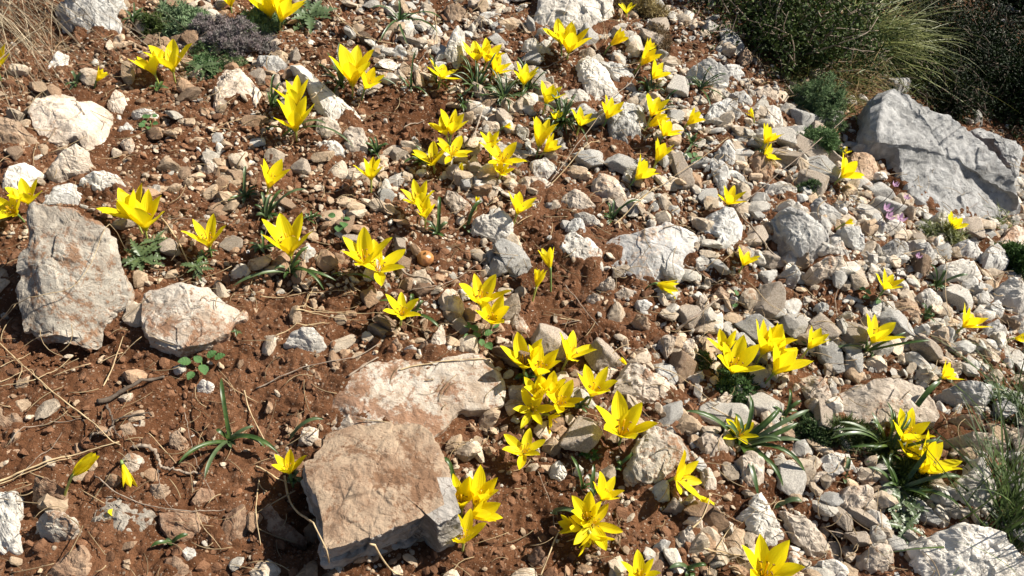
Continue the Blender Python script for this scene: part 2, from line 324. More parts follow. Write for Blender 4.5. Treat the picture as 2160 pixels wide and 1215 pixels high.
# ---------------------------------------------------------------- stones traced one by one: kind, height (cm), label ('' = written below from what lies beside it), outline seen in the photograph
RK = [
('rust',13,1,'big chunky boulder, cracked grey face, rust brown top, below the left edge pair','72,437 85,425 110,430 165,435 205,447 245,478 262,505 280,560 285,590 272,625 245,650 225,668 212,702 150,712 80,722 62,706 42,660 33,600 45,580 62,520 70,475'),
('slab',5.5,3,'low pale slab smeared with brown soil, between the cracked boulder and the round-leaved weed','297,605 345,598 380,595 410,600 445,600 490,640 528,650 525,672 500,690 490,720 440,750 380,753 340,735 315,722 300,680 297,640'),
('slab',2.2,3,'broad half-buried cream slab with brown patches, behind the square brown block','668,832 690,800 735,765 770,755 820,748 870,755 920,765 980,765 1030,785 1060,830 1062,875 1040,885 1000,890 975,930 930,960 900,960 750,930 690,880'),
('block',11,2,'square brown-topped block with a rough grey front face, bottom centre','667,958 690,935 692,898 735,893 800,880 850,873 888,880 912,910 935,965 955,1010 973,1085 925,1108 905,1078 850,1098 780,1125 690,1155 682,1150 672,1070 655,1000 650,970'),
('plain',4.5,3,'flat pale grey slab with tan wash and tiny white chips, centre right','1270,500 1287,488 1329,486 1374,478 1388,467 1426,469 1460,469 1476,485 1464,511 1455,538 1450,576 1426,588 1391,588 1353,595 1322,576 1294,549 1274,538'),
('white',5,0,'rounded cream white rock hugging the left end of the flat pale slab','1177,528 1180,500 1204,490 1225,500 1249,521 1272,542 1274,569 1263,580 1232,569 1194,549'),
('grey',4,0,'smooth grey oval stone above the rounded cream rock beside the flat slab','1191,483 1197,469 1213,457 1229,464 1237,480 1237,507 1215,502'),
('white',3,0,'','1211,452 1229,447 1249,455 1274,473 1267,480 1239,474'),
('white',6,0,'rounded off-white rock with scratched surface alone on the soil, mid centre','996,459 1017,443 1052,445 1076,457 1084,476 1074,500 1055,511 1020,507 991,493 989,476'),
('cream',4,0,'wedge shaped beige stone touching the rounded off-white rock on its upper left','937,400 955,407 989,428 996,448 979,460 955,452 937,431 932,417'),
('white',6,0,'pale pyramid shaped rock on bare soil above the cream slab','597,732 609,708 640,694 661,689 675,704 689,728 683,746 668,749 630,737'),
('cream',3,0,'tall triangular grey-tan shard standing just above the cream slab','931,683 941,701 943,732 932,756 910,732 905,711 914,700'),
('cream',5,0,'egg shaped tan and white stone tinted yellow left of the central flower pair','955,607 982,638 982,659 965,668 931,649 922,628 933,612'),
('white',5,0,'bright white oval stone split by cracks, above the double flower on the left','166,380 183,366 221,359 256,373 268,387 256,401 228,410 194,401'),
('cream',7,0,'pale domed rock cut by a long diagonal crack, left side','98,356 118,325 156,301 183,311 202,342 200,356 166,366 114,384'),
('cream',4,3,'large flat cream slab with small dark red spots, upper left','59,256 90,239 121,218 145,197 173,190 200,200 218,221 239,245 239,277 232,311 214,349 190,330 166,304 138,308 104,304 83,287 66,273'),
('tan',6,0,'orange-brown leaning wedge at the left edge beside the large cream slab','-25,262 0,245 24,249 55,273 83,297 74,313 41,308 7,306 -25,300'),
('white',4,0,'ragged pale rock behind the flower pair at the left edge','3,380 21,353 62,342 97,359 69,377 62,401 21,408'),
('grey',2,0,'flat grey slab tucked between the cracked oval stone and the chunky boulder','97,387 149,391 180,408 185,430 100,428 80,420'),
('grey',11,0,'big pale grey boulder cropped by the top edge behind dry straw, upper left','114,-20 240,-60 262,-30 248,5 263,38 271,76 242,80 207,66 166,45 131,20'),
('white',4,0,'pale upright triangular stone among dry straw in the upper left','128,107 149,114 149,145 107,159 100,150'),
('cream',5,0,'pale rock with a brown left face just right of the small green cushion, upper left','463,142 501,145 518,166 550,200 543,221 512,214 449,228 448,187 459,166'),
('grey',4,0,'flat dull grey stone below the greyish dry cushion plant','540,114 575,118 606,131 592,156 550,152'),
('white',6,0,'long white ledge running diagonally right of the tall double flower','609,142 630,142 675,190 692,204 727,225 747,242 765,266 734,263 706,259 678,242 664,228 637,173'),
('cream',5,0,'','664,242 692,256 720,270 716,283 678,294 661,283'),
('white',4,0,'','664,321 678,301 706,294 730,315 730,332 692,337'),
('cream',5,0,'','716,283 737,266 768,277 778,311 778,332 747,332 720,304'),
('white',8,0,'narrow upright white stone standing left of the top centre flower clump','951,66 965,52 982,69 979,111 962,149 944,142 932,107'),
('tan',5,0,'tan rounded rock near the top edge above the narrow upright white stone','934,10 955,3 989,28 976,38 951,48 934,31'),
('white',9,0,'large pale grey boulder with folds behind the top flower pair, cut by the top edge','1115,17 1135,0 1150,-60 1280,-40 1301,17 1301,55 1274,83 1246,73 1194,52 1156,52 1118,45'),
('white',4,0,'','1101,83 1125,80 1149,100 1135,114 1104,107'),
('white',6,0,'long pale block with a beige left face below the top flower pair','1211,121 1232,118 1274,152 1305,187 1287,204 1249,214 1229,197 1215,162'),
('grey',4,0,'','1274,128 1294,128 1336,166 1322,183 1294,173 1260,138'),
('white',3,0,'','1187,187 1218,194 1253,221 1246,235 1211,214 1187,204'),
('grey',6,0,'grey slab with one rust patch, right of the dense dark leaf tuft','1274,221 1322,214 1357,221 1365,263 1363,287 1329,308 1287,301 1280,270'),
('grey',8,0,'rounded grey boulder with dark pits at the edge of the dark shrub','1443,135 1464,124 1495,121 1526,145 1543,162 1522,180 1488,187 1453,173 1442,152'),
('grey',4,0,'','1522,135 1564,142 1581,166 1547,173 1530,155'),
('grey',5,0,'','1491,256 1484,242 1505,218 1529,207 1557,214 1554,235 1529,263'),
('grey',4,0,'','1557,228 1588,259 1529,266 1540,240'),
('grey',4,0,'','1533,197 1564,190 1588,204 1585,225 1560,214'),
('cream',4,0,'','1585,180 1612,176 1637,197 1650,221 1619,221 1595,204'),
('white',5,0,'','1600,228 1621,221 1652,242 1648,273 1628,270 1607,256'),
('slate',12,3,'very large ridged grey boulder leaning in the shade, right side','1814,204,.85 1835,188,.95 1863,197,1 1911,218,1 1980,245,1 2025,277,1 2063,311,.95 2101,339,.85 2125,377,.7 2140,418,.45 2153,438,.25 2118,462,0 2077,469,0 2015,462,0 1963,452,0 1894,428,0 1863,380,.15 1849,321,.4 1807,297,.55 1804,259,.7'),
('slate',10,0,'rough grey boulder behind the right end of the very large ridged one','2029,277 2049,266 2091,283 2139,308 2157,332 2150,373 2136,397 2108,350 2067,311 2035,300'),
('tan',6,0,'smooth tan stone behind the side-facing flower at the ridged boulder\'s foot','1787,321 1835,320 1851,332 1849,363 1856,377 1794,391 1778,370'),
('white',4,0,'','1621,384 1652,379 1683,394 1683,415 1635,420 1612,402'),
('grey',5,0,'','1505,311 1533,294 1552,311 1550,342 1529,363 1509,346'),
('grey',6,0,'','1484,335 1505,332 1543,380 1540,408 1512,415 1488,373'),
('tan',5,0,'','1571,318 1592,321 1637,363 1630,377 1581,366'),
('grey',9,0,'big angular grey block with a pointed lower corner, right of centre','1621,452 1645,435 1704,462 1749,493 1742,531 1704,556 1669,538 1638,514'),
('white',5,0,'','1624,431 1662,419 1700,435 1710,455 1690,458 1645,437'),
('cream',6,0,'','1697,562 1738,538 1773,538 1794,573 1773,580 1731,587 1714,594'),
('white',5,0,'','1749,497 1767,503 1794,556 1780,562 1742,535'),
('grey',6,0,'','1752,480 1794,476 1828,521 1807,537 1780,528'),
('grey',4,0,'','1700,438 1731,417 1773,455 1762,469'),
('grey',6,0,'','1842,511 1877,502 1918,518 1918,535 1877,556 1853,545'),
('white',4,0,'','1845,480 1863,466 1908,469 1911,490 1856,504'),
('grey',6,0,'','1953,452 1980,441 2001,459 1998,486 1966,480'),
('grey',6,0,'','1998,521 2022,504 2077,521 2074,538 2042,549 2004,538'),
('grey',6,0,'','2067,528 2101,512 2129,545 2122,569 2084,580 2063,559'),
('cream',6,0,'','2101,504 2132,474 2167,480 2167,528 2139,535 2115,514'),
('white',7,0,'','1959,566 2008,545 2049,552 2075,580 2063,604 2015,597 1973,580'),
('grey',5,0,'','1918,511 1946,514 1973,535 1970,552 1932,538'),
('white',8,0,'large pale grey rock cropped by the right edge beside the second lowest cushion','2091,597 2112,583 2160,614 2190,642 2160,670 2112,649 2084,625'),
('white',6,0,'','2115,659 2160,663 2177,687 2139,701 2115,676'),
('grey',5,0,'','2074,642 2098,632 2118,649 2101,677 2070,663'),
('grey',5,0,'','2067,687 2094,673 2124,694 2115,718 2077,715 2063,704'),
('white',4,0,'bright white smooth stone with a leaf shadow, right side','1928,614 1946,609 1973,621 1994,642 1973,659 1939,642'),
('tan',3,0,'flat tan stone shaped like a leaf beside the bright white smooth stone','1870,638 1901,628 1928,638 1947,680 1921,677 1883,652'),
('white',3,0,'','1762,666 1780,656 1811,663 1804,677 1770,677'),
('grey',4,0,'','1714,645 1728,637 1749,649 1745,670 1721,666'),
('cream',4,0,'smooth beige wedge right of the three leaning right-hand flowers','1669,805 1700,792 1731,805 1759,847 1752,869 1728,857 1683,826'),
('cream',5,3,'wide pale pink-grey slab behind the long leaf tuft, lower right','1766,812 1842,795 1894,798 1946,812 1970,847 1984,885 1973,909 1911,912 1842,909 1766,899 1756,871 1766,847'),
('grey',7,0,'blue-grey faceted rock above the brown stone, lower right','1963,823 1998,805 2049,802 2091,802 2094,830 2074,857 2036,854 1987,857'),
('tan',5,0,'orange-brown rounded stone lying on the striped rock, lower right','1984,888 2008,874 2056,874 2074,899 2067,907 1984,909'),
('cream',6,0,'cream rock barred with thin grass shadows, lower right','1973,923 1998,909 2084,909 2112,933 2132,947 2091,964 2032,957 1980,944'),
('white',7,0,'bluish white rock under the tall dark grass, lower right','1994,1020 2032,999 2053,975 2084,964 2105,992 2101,1037 2077,1085 2015,1071 1994,1044'),
('white',9,0,'large white boulder veined pink in the bottom right corner','1887,1213 1904,1193 1932,1168 1932,1144 1973,1110 2015,1104 2067,1108 2094,1116 2118,1144 2153,1172 2185,1210 2150,1250 1900,1250'),
('cream',5,0,'smooth beige stone left of the pink veined corner boulder','1807,1186 1825,1161 1856,1144 1883,1148 1889,1193 1870,1206 1821,1206'),
('cream',5,0,'','1759,1044 1780,1027 1825,1021 1844,1030 1839,1054 1794,1082 1769,1072'),
('white',4,0,'','1721,968 1749,957 1794,954 1800,975 1780,995 1745,985 1714,1002'),
('cream',3,0,'','1704,1016 1731,993 1759,1003 1762,1012 1738,1023 1711,1030'),
('white',6,0,'white rock scribbled with thin red veins above the bottom edge flower','1550,1096 1592,1065 1612,1037 1633,1065 1636,1089 1655,1134 1652,1175 1600,1150 1564,1123'),
('cream',5,0,'','1640,1078 1676,1092 1721,1127 1745,1154 1742,1172 1693,1172 1660,1150 1643,1105'),
('white',4,0,'','1714,1186 1738,1179 1783,1206 1793,1224 1714,1224'),
('rust',8,0,'rock half orange-brown and half white under the big single flower','1315,989 1322,951 1343,923 1363,895 1391,909 1426,923 1457,947 1453,968 1419,975 1412,989 1384,1009 1350,1020 1322,1009'),
('cream',6,0,'long oblong pinkish stone, right of the dense flower cluster','1294,816 1301,794 1329,765 1374,790 1426,814 1433,838 1422,855 1374,847 1333,833'),
('cream',5,0,'','1460,926 1484,912 1516,916 1536,947 1536,975 1505,995 1478,968'),
('cream',6,0,'upright beige boulder under the leaf tuft left of the spotted beige stones','1543,961 1574,950 1605,971 1612,1009 1599,1040 1578,1034 1547,1002'),
('cream',4,0,'','1474,989 1491,985 1512,1013 1509,1037 1481,1037 1470,1014'),
('cream',3,0,'','1509,840 1526,826 1547,836 1540,864 1516,854'),
('grey',6,0,'grey rock with a rusty hollow right of the flat pale slab','1467,445 1505,436 1547,441 1567,469 1560,514 1557,541 1522,535 1498,518 1510,498 1478,473'),
('white',3,0,'','1457,552 1474,538 1491,552 1516,556 1519,569 1491,580 1470,574'),
('tan',3,0,'','1495,621 1516,604 1540,621 1533,642 1509,645'),
('cream',4,0,'','1467,628 1488,621 1498,656 1491,677 1474,670 1465,642'),
('cream',4,0,'','1256,600 1287,583 1298,600 1287,625 1267,618'),
('cream',3,0,'','1291,618 1312,606 1338,611 1329,628 1305,635'),
('cream',3,0,'','1237,621 1263,618 1267,635 1246,644 1235,638'),
('grey',3,0,'','1339,639 1367,630 1379,649 1374,670 1350,663'),
('tan',4,0,'','1329,663 1363,666 1370,697 1350,694'),
('cream',5,0,'','1384,711 1408,704 1426,721 1412,746 1391,759 1384,732'),
('cream',4,0,'','1426,721 1450,713 1474,732 1474,756 1457,770 1439,746'),
('tan',3,0,'','1325,746 1350,732 1370,749 1363,759 1333,756'),
('cream',3,0,'','1076,687 1086,659 1101,677 1118,694 1111,704 1087,701'),
('cream',4,0,'pinkish rectangular slab above the bare soil, upper centre right','1246,408 1253,373 1280,365 1315,380 1336,408 1330,422 1305,428 1260,425'),
('cream',3,0,'','1080,373 1115,370 1163,380 1177,397 1149,410 1115,405'),
('cream',4,0,'','1180,410 1218,397 1246,421 1260,435 1218,447 1191,438'),
('white',3,0,'','1115,339 1149,332 1177,349 1159,373 1125,365'),
('brown',2.5,0,'brown half-buried rock at the left edge below the long bent straw','-20,855 0,857 35,871 60,892 55,912 21,912 -20,905'),
('brown',2,0,'','-20,950 0,950 48,947 38,968 0,988 -20,985'),
('brown',5,0,'','67,1058 83,1002 138,1023 142,1051 93,1068'),
('white',5,0,'tall white rock cropped by the left edge near the bottom','-20,1035 0,1037 41,1037 45,1123 53,1161 17,1172 -20,1150'),
('rust',6,0,'rounded brown rock with a white right end, bottom left','76,1092 104,1075 149,1075 174,1110 162,1130 121,1146 83,1134'),
('rust',3,0,'flat pinkish white slab carrying a fallen yellow petal','197,1089 211,1044 242,1040 294,1068 325,1089 342,1127 339,1144 304,1141 263,1123 204,1110'),
('brown',3,0,'','332,1085 373,1075 432,1085 442,1106 422,1127 359,1141 336,1112'),
('brown',4,0,'','93,1215 138,1172 183,1149 200,1168 197,1217 138,1235 93,1235'),
('tan',4,0,'','313,1051 321,1020 361,1025 358,1058 332,1060'),
('cream',3,0,'','256,968 277,954 306,964 297,989 277,1002'),
('tan',3,0,'','252,899 277,890 294,909 294,930 263,933'),
('tan',4,0,'','356,916 380,907 396,926 380,944 359,937'),
('tan',3,0,'','221,1002 249,999 258,1013 242,1030 223,1020'),
('brown',3,0,'','401,1058 422,1027 449,1030 460,1058 415,1072'),
('white',3,0,'','415,812 429,800 453,809 446,830 418,826'),
('white',2.5,0,'','384,1165 394,1153 415,1161 417,1182 398,1191'),
('brown',3,0,'half-buried brown rock between the twig litter and the square block','456,1141 484,1078 518,1061 532,1099 525,1141 498,1161'),
('brown',3,0,'','332,1215 349,1175 377,1172 411,1203 411,1235 332,1235'),
('cream',4,0,'','628,930 640,902 668,899 673,919 654,940'),
('brown',2,0,'','543,1072 564,1061 581,1089 620,1116 620,1132 575,1123 543,1106'),
('white',3,0,'','1158,992 1177,971 1196,999 1187,1011 1163,1006'),
('white',3,0,'','1208,999 1218,980 1232,989 1229,1004 1214,1007'),
('brown',4,0,'','1109,1172 1132,1151 1154,1179 1149,1199 1118,1189'),
('cream',4,0,'','1439,1096 1471,1082 1484,1120 1460,1123'),
('cream',4,0,'','1429,1120 1453,1108 1467,1134 1446,1158 1431,1144'),
('grey',3,0,'','1374,1154 1391,1137 1415,1141 1405,1165 1381,1172'),
('cream',3,0,'','1401,1072 1422,1049 1445,1068 1433,1082'),
('cream',3,0,'','1439,1054 1457,1042 1471,1058 1464,1078'),
('tan',4,0,'','820,745 826,722 840,712 850,728 848,742'),
('white',3,0,'','848,733 868,727 880,735 872,752 856,752'),
('tan',3,0,'','882,728 892,718 905,722 903,738 888,745'),
('cream',4,0,'','940,350 965,345 978,362 965,380 945,375'),
('grey',4,0,'','1435,360 1480,330 1520,345 1490,352 1455,350'),
('grey',3,0,'','1408,340 1425,315 1462,322 1460,335 1430,345'),
('white',4,0,'','1130,60 1150,55 1168,68 1160,85 1138,80'),
('cream',4,0,'','225,215 243,188 262,198 270,230 250,246 234,238'),
('cream',3,0,'','253,300 262,290 285,295 283,318 268,322'),
('white',3,0,'','248,275 268,258 292,275 285,293 262,292'),
('cream',3,0,'','425,360 432,335 462,350 455,375 435,375'),
('white',3,0,'','277,235 290,228 330,235 338,250 310,256 285,248'),
('grey',5,0,'','1640,565 1670,558 1690,575 1680,600 1650,595'),
('cream',3,0,'','485,580 495,555 515,560 538,585 510,600'),
('white',3,0,'','630,530 648,512 668,520 670,540 650,560 634,548'),
]
# ---------------------------------------------------------------- every yellow flower: cup foot (px), tepal length (px), lean (deg, right +), opening (deg), tilt towards the viewer, where it stands
FL = [
(-4,150,66,5,40,35,'cropped by the left edge near the top, above the large cream slab'),
(327,158,60,-18,42,35,'behind and left of the star above the small green cushion, upper left'),
(365,152,74,0,42,38,'standing left of the small green cushion in the upper left, front of two'),
(487,16,36,0,35,30,'orange and backlit, half cropped left of the top left pair'),
(569,38,80,3,42,38,'left one of the large cropped pair above the dry cushion'),
(592,46,80,24,40,30,'right one of the large cropped pair above the dry cushion'),
(626,226,66,2,30,35,'back one of the tall pair beside the long white ledge'),
(624,277,80,3,32,42,'front one of the tall pair beside the long white ledge'),
(744,182,88,8,36,35,'tallest above the long leaf tuft left of the bare brown hollow'),
(769,190,52,32,38,32,'small and low leaning right against the tallest one near the bare hollow'),
(930,167,50,22,62,20,'lying flat on its side left of the narrow upright white stone\'s foot'),
(1005,133,56,-4,42,35,'at the left of the top centre clump beside the narrow upright stone'),
(1024,132,52,24,44,35,'in the middle of the top centre clump beside the narrow upright stone'),
(1040,159,52,35,40,30,'lowest and rightmost of the top centre clump'),
(1104,180,52,12,38,35,'alone right of the top centre clump over dark leaves'),
(1184,94,58,-12,42,30,'left and behind in the pair before the large folded boulder'),
(1199,113,72,12,40,35,'front right in the pair before the large folded boulder'),
(1322,30,30,0,42,35,'tiny and alone at the top edge right of the large folded boulder'),
(1287,96,42,52,22,12,'leaning hard right below the tiny one at the top edge'),
(1360,110,32,40,30,20,'partly hidden behind another near the dark shrub\'s left edge'),
(1350,138,50,48,24,15,'leaning right, second below the hidden one near the dark shrub'),
(1374,169,46,38,38,20,'lowest of the three leaning ones left of the pitted grey boulder'),
(1151,221,52,20,32,25,'just above the dense dark leaf tuft, leaning right'),
(1171,256,26,15,35,25,'small, sunk inside the dense dark leaf tuft'),
(1136,311,66,12,24,20,'tall at the left foot of the dense dark leaf tuft'),
(1146,323,46,48,26,20,'low and leaning right under the tall one at the dense leaf tuft'),
(1222,268,44,20,42,30,'at the right end of the dense dark leaf tuft'),
(1279,252,50,25,36,25,'above the left corner of the grey slab with the rust patch'),
(1372,247,52,22,34,28,'topmost of the stack of three right of the rust patched slab'),
(1367,267,50,58,20,10,'pointing right in the middle of the stack right of the rust patched slab'),
(1398,289,46,32,42,25,'lowest of the stack of three right of the rust patched slab'),
(1448,264,44,48,24,12,'slim and leaning right between the stack of three and the grey rocks'),
(1384,342,50,25,30,20,'above the small leaf clump, upper one of two right of the soil patch'),
(1339,379,54,48,34,15,'lower one of two leaning right above the pinkish rectangular slab'),
(1589,248,22,-40,22,30,'tiny closed on the pale stones under the dark shrub'),
(1611,305,48,32,34,20,'upper of two on the tan stones left of the fine grey-green cushion'),
(1607,333,40,62,42,20,'lower of two on the tan stones left of the fine grey-green cushion'),
(1780,326,20,8,48,35,'tiny right of the fine grey-green cushion above the tan stone'),
(1772,376,54,50,40,15,'leaning right before the smooth tan stone at the ridged boulder\'s foot'),
(1534,433,46,18,44,35,'alone on grey stones above the grey rock with a rusty hollow'),
(1090,453,56,22,40,25,'beside the bare soil below the pinkish stones, leaning right'),
(942,286,50,-22,44,35,'left one of the pair above the trio in the upper centre'),
(951,285,58,15,38,35,'right one of the pair above the trio in the upper centre'),
(915,350,56,-10,50,40,'left one of the trio in the upper centre'),
(952,330,52,20,66,45,'right one of the trio in the upper centre with a drooping tepal'),
(1034,314,42,0,42,40,'topmost of the three stacked right of the upper centre trio'),
(1058,345,56,12,64,45,'widest of the three stacked right of the upper centre trio'),
(1055,370,36,20,42,45,'lowest of the three stacked right of the upper centre trio'),
(1062,268,20,80,24,10,'seen edge-on as a thin yellow strip over the centre pebbles'),
(783,381,56,6,30,35,'cup shaped and alone in the centre left above the upright flower clump'),
(566,397,66,28,30,30,'leaning right above the strap leaves in the centre left'),
(886,437,60,-5,40,35,'back one of the pair above the short leaves, centre'),
(897,461,52,4,28,48,'front one of the pair above the short leaves, centre'),
(62,432,58,0,42,35,'back one of the pair at the left edge on the chunky boulder'),
(36,452,58,-30,56,60,'front one of the pair at the left edge facing the viewer'),
(288,468,82,-22,42,30,'left of the big double on the left, behind the chunky boulder'),
(307,486,92,8,34,35,'right of the big double on the left, behind the chunky boulder'),
(442,522,70,0,42,35,'alone over a feathery weed in the left middle'),
(613,540,100,-2,36,35,'largest single, narrow and upright, centre left'),
(774,560,80,-8,48,42,'left one of the pair left of the round brown bulb'),
(797,574,76,18,58,48,'right one of the pair left of the round brown bulb'),
(847,667,58,12,52,45,'alone over bare soil below the bulb, leaning back'),
(1015,646,78,4,44,35,'back one of the pair beside the egg shaped stone'),
(1037,684,66,8,38,52,'front bowl shaped one of the pair beside the egg shaped stone'),
(1161,567,48,-12,20,5,'pale, pinched, on a long green stem over dark soil, centre'),
(1131,608,46,16,16,5,'pale and half closed below the long-stemmed one over dark soil'),
(1384,598,54,108,28,0,'nodding sideways out from under the flat pale slab'),
(1566,562,46,24,38,25,'small on pale stones below the grey rock with a rusty hollow'),
(1105,779,80,-4,38,40,'leftmost of the top row in the dense centre cluster'),
(1132,795,82,18,34,35,'second of the top row in the dense centre cluster'),
(1196,760,70,28,46,25,'top right of the dense centre cluster, spidery'),
(1247,837,74,12,38,38,'right end of the dense centre cluster, cup shaped'),
(1122,866,54,0,72,68,'widest open at the lower left of the dense centre cluster'),
(1178,856,64,20,52,48,'open in the middle right of the dense centre cluster'),
(1136,842,64,-6,34,42,'half hidden at the back of the dense centre cluster'),
(1160,838,62,2,30,42,'hidden in the heart of the dense centre cluster'),
(1156,876,44,130,50,20,'drooping at the bottom of the dense centre cluster'),
(1106,958,60,2,64,42,'open star alone below the dense centre cluster'),
(1310,923,100,5,42,38,'big single above the rock half brown and half white'),
(1421,1010,72,66,50,35,'facing right at the lower right of the half brown rock'),
(1473,1046,40,128,16,5,'closed and hanging below the right-facing one near the half brown rock'),
(1268,1056,62,26,40,30,'top right of the bottom centre heap of petals'),
(1242,1102,68,-14,36,40,'with upright dark-spotted tepal in the bottom centre heap'),
(1250,1108,64,8,72,60,'flattest in the middle of the bottom centre heap'),
(1227,1116,56,-72,26,20,'pointing left out of the bottom centre heap'),
(1244,1124,54,165,58,30,'drooping at the foot of the bottom centre heap'),
(1350,1226,66,-4,40,35,'cropped by the bottom edge right of the petal heap'),
(1608,1222,108,3,36,38,'large and upright at the bottom edge before the red-veined white rock'),
(1557,922,50,5,58,42,'nested in the big leaf rosette, lower right'),
(1529,748,60,-10,36,35,'back left of the right-hand group of four'),
(1543,788,84,12,38,40,'front left of the right-hand group of four'),
(1606,748,84,16,34,30,'tallest at the back of the right-hand group of four'),
(1618,742,66,34,34,25,'hidden behind the tallest of the right-hand group'),
(1630,790,92,38,34,18,'front right of the right-hand group, leaning over'),
(1704,737,54,32,28,18,'slim, right of the right-hand group of four'),
(1838,724,66,20,42,28,'alone above long thin leaves on the right'),
(1864,612,46,20,46,35,'small over the flat tan leaf shaped stone'),
(2003,486,42,28,38,28,'small at the lower end of the very large ridged boulder'),
(2029,692,56,42,42,20,'near the right edge beside the dark rocks, leaning right'),
(1984,799,46,52,42,20,'crossed by a broad leaf above the blue-grey rock'),
(1781,472,20,72,26,15,'just a sliver between grey rocks below the ridged boulder'),
(2138,714,26,85,30,20,'just visible at the right edge halfway down'),
(1903,933,80,16,36,35,'back one of the group in the long leaf tuft, lower right'),
(1913,966,50,20,44,35,'low middle one of the group in the long leaf tuft, lower right'),
(1935,1000,94,44,34,20,'front one of the group in the long leaf tuft, leaning right'),
(612,1000,56,-4,42,35,'at the left side of the square brown block'),
(974,1072,80,2,28,38,'front left of the bunch right of the square brown block'),
(1002,1068,92,22,26,35,'back of the bunch right of the square brown block'),
(989,1090,78,66,28,25,'lying to the right under the bunch beside the square block'),
(977,1147,74,4,38,30,'below the bunch at the square block\'s front corner'),
(154,1003,72,48,10,5,'nearly closed on bare soil in the lower left, on a bent stem'),
(257,976,64,158,8,5,'shrivelled and blotched, drooping on soil in the lower left'),
(1005,431,18,12,14,10,'green-tipped bud left of the rounded off-white rock'),
(1323,771,22,-45,14,10,'bud tip poking up left of the long oblong stone'),
(203,172,34,40,22,10,'faded straw-yellow over short leaves among stones, upper left'),
]
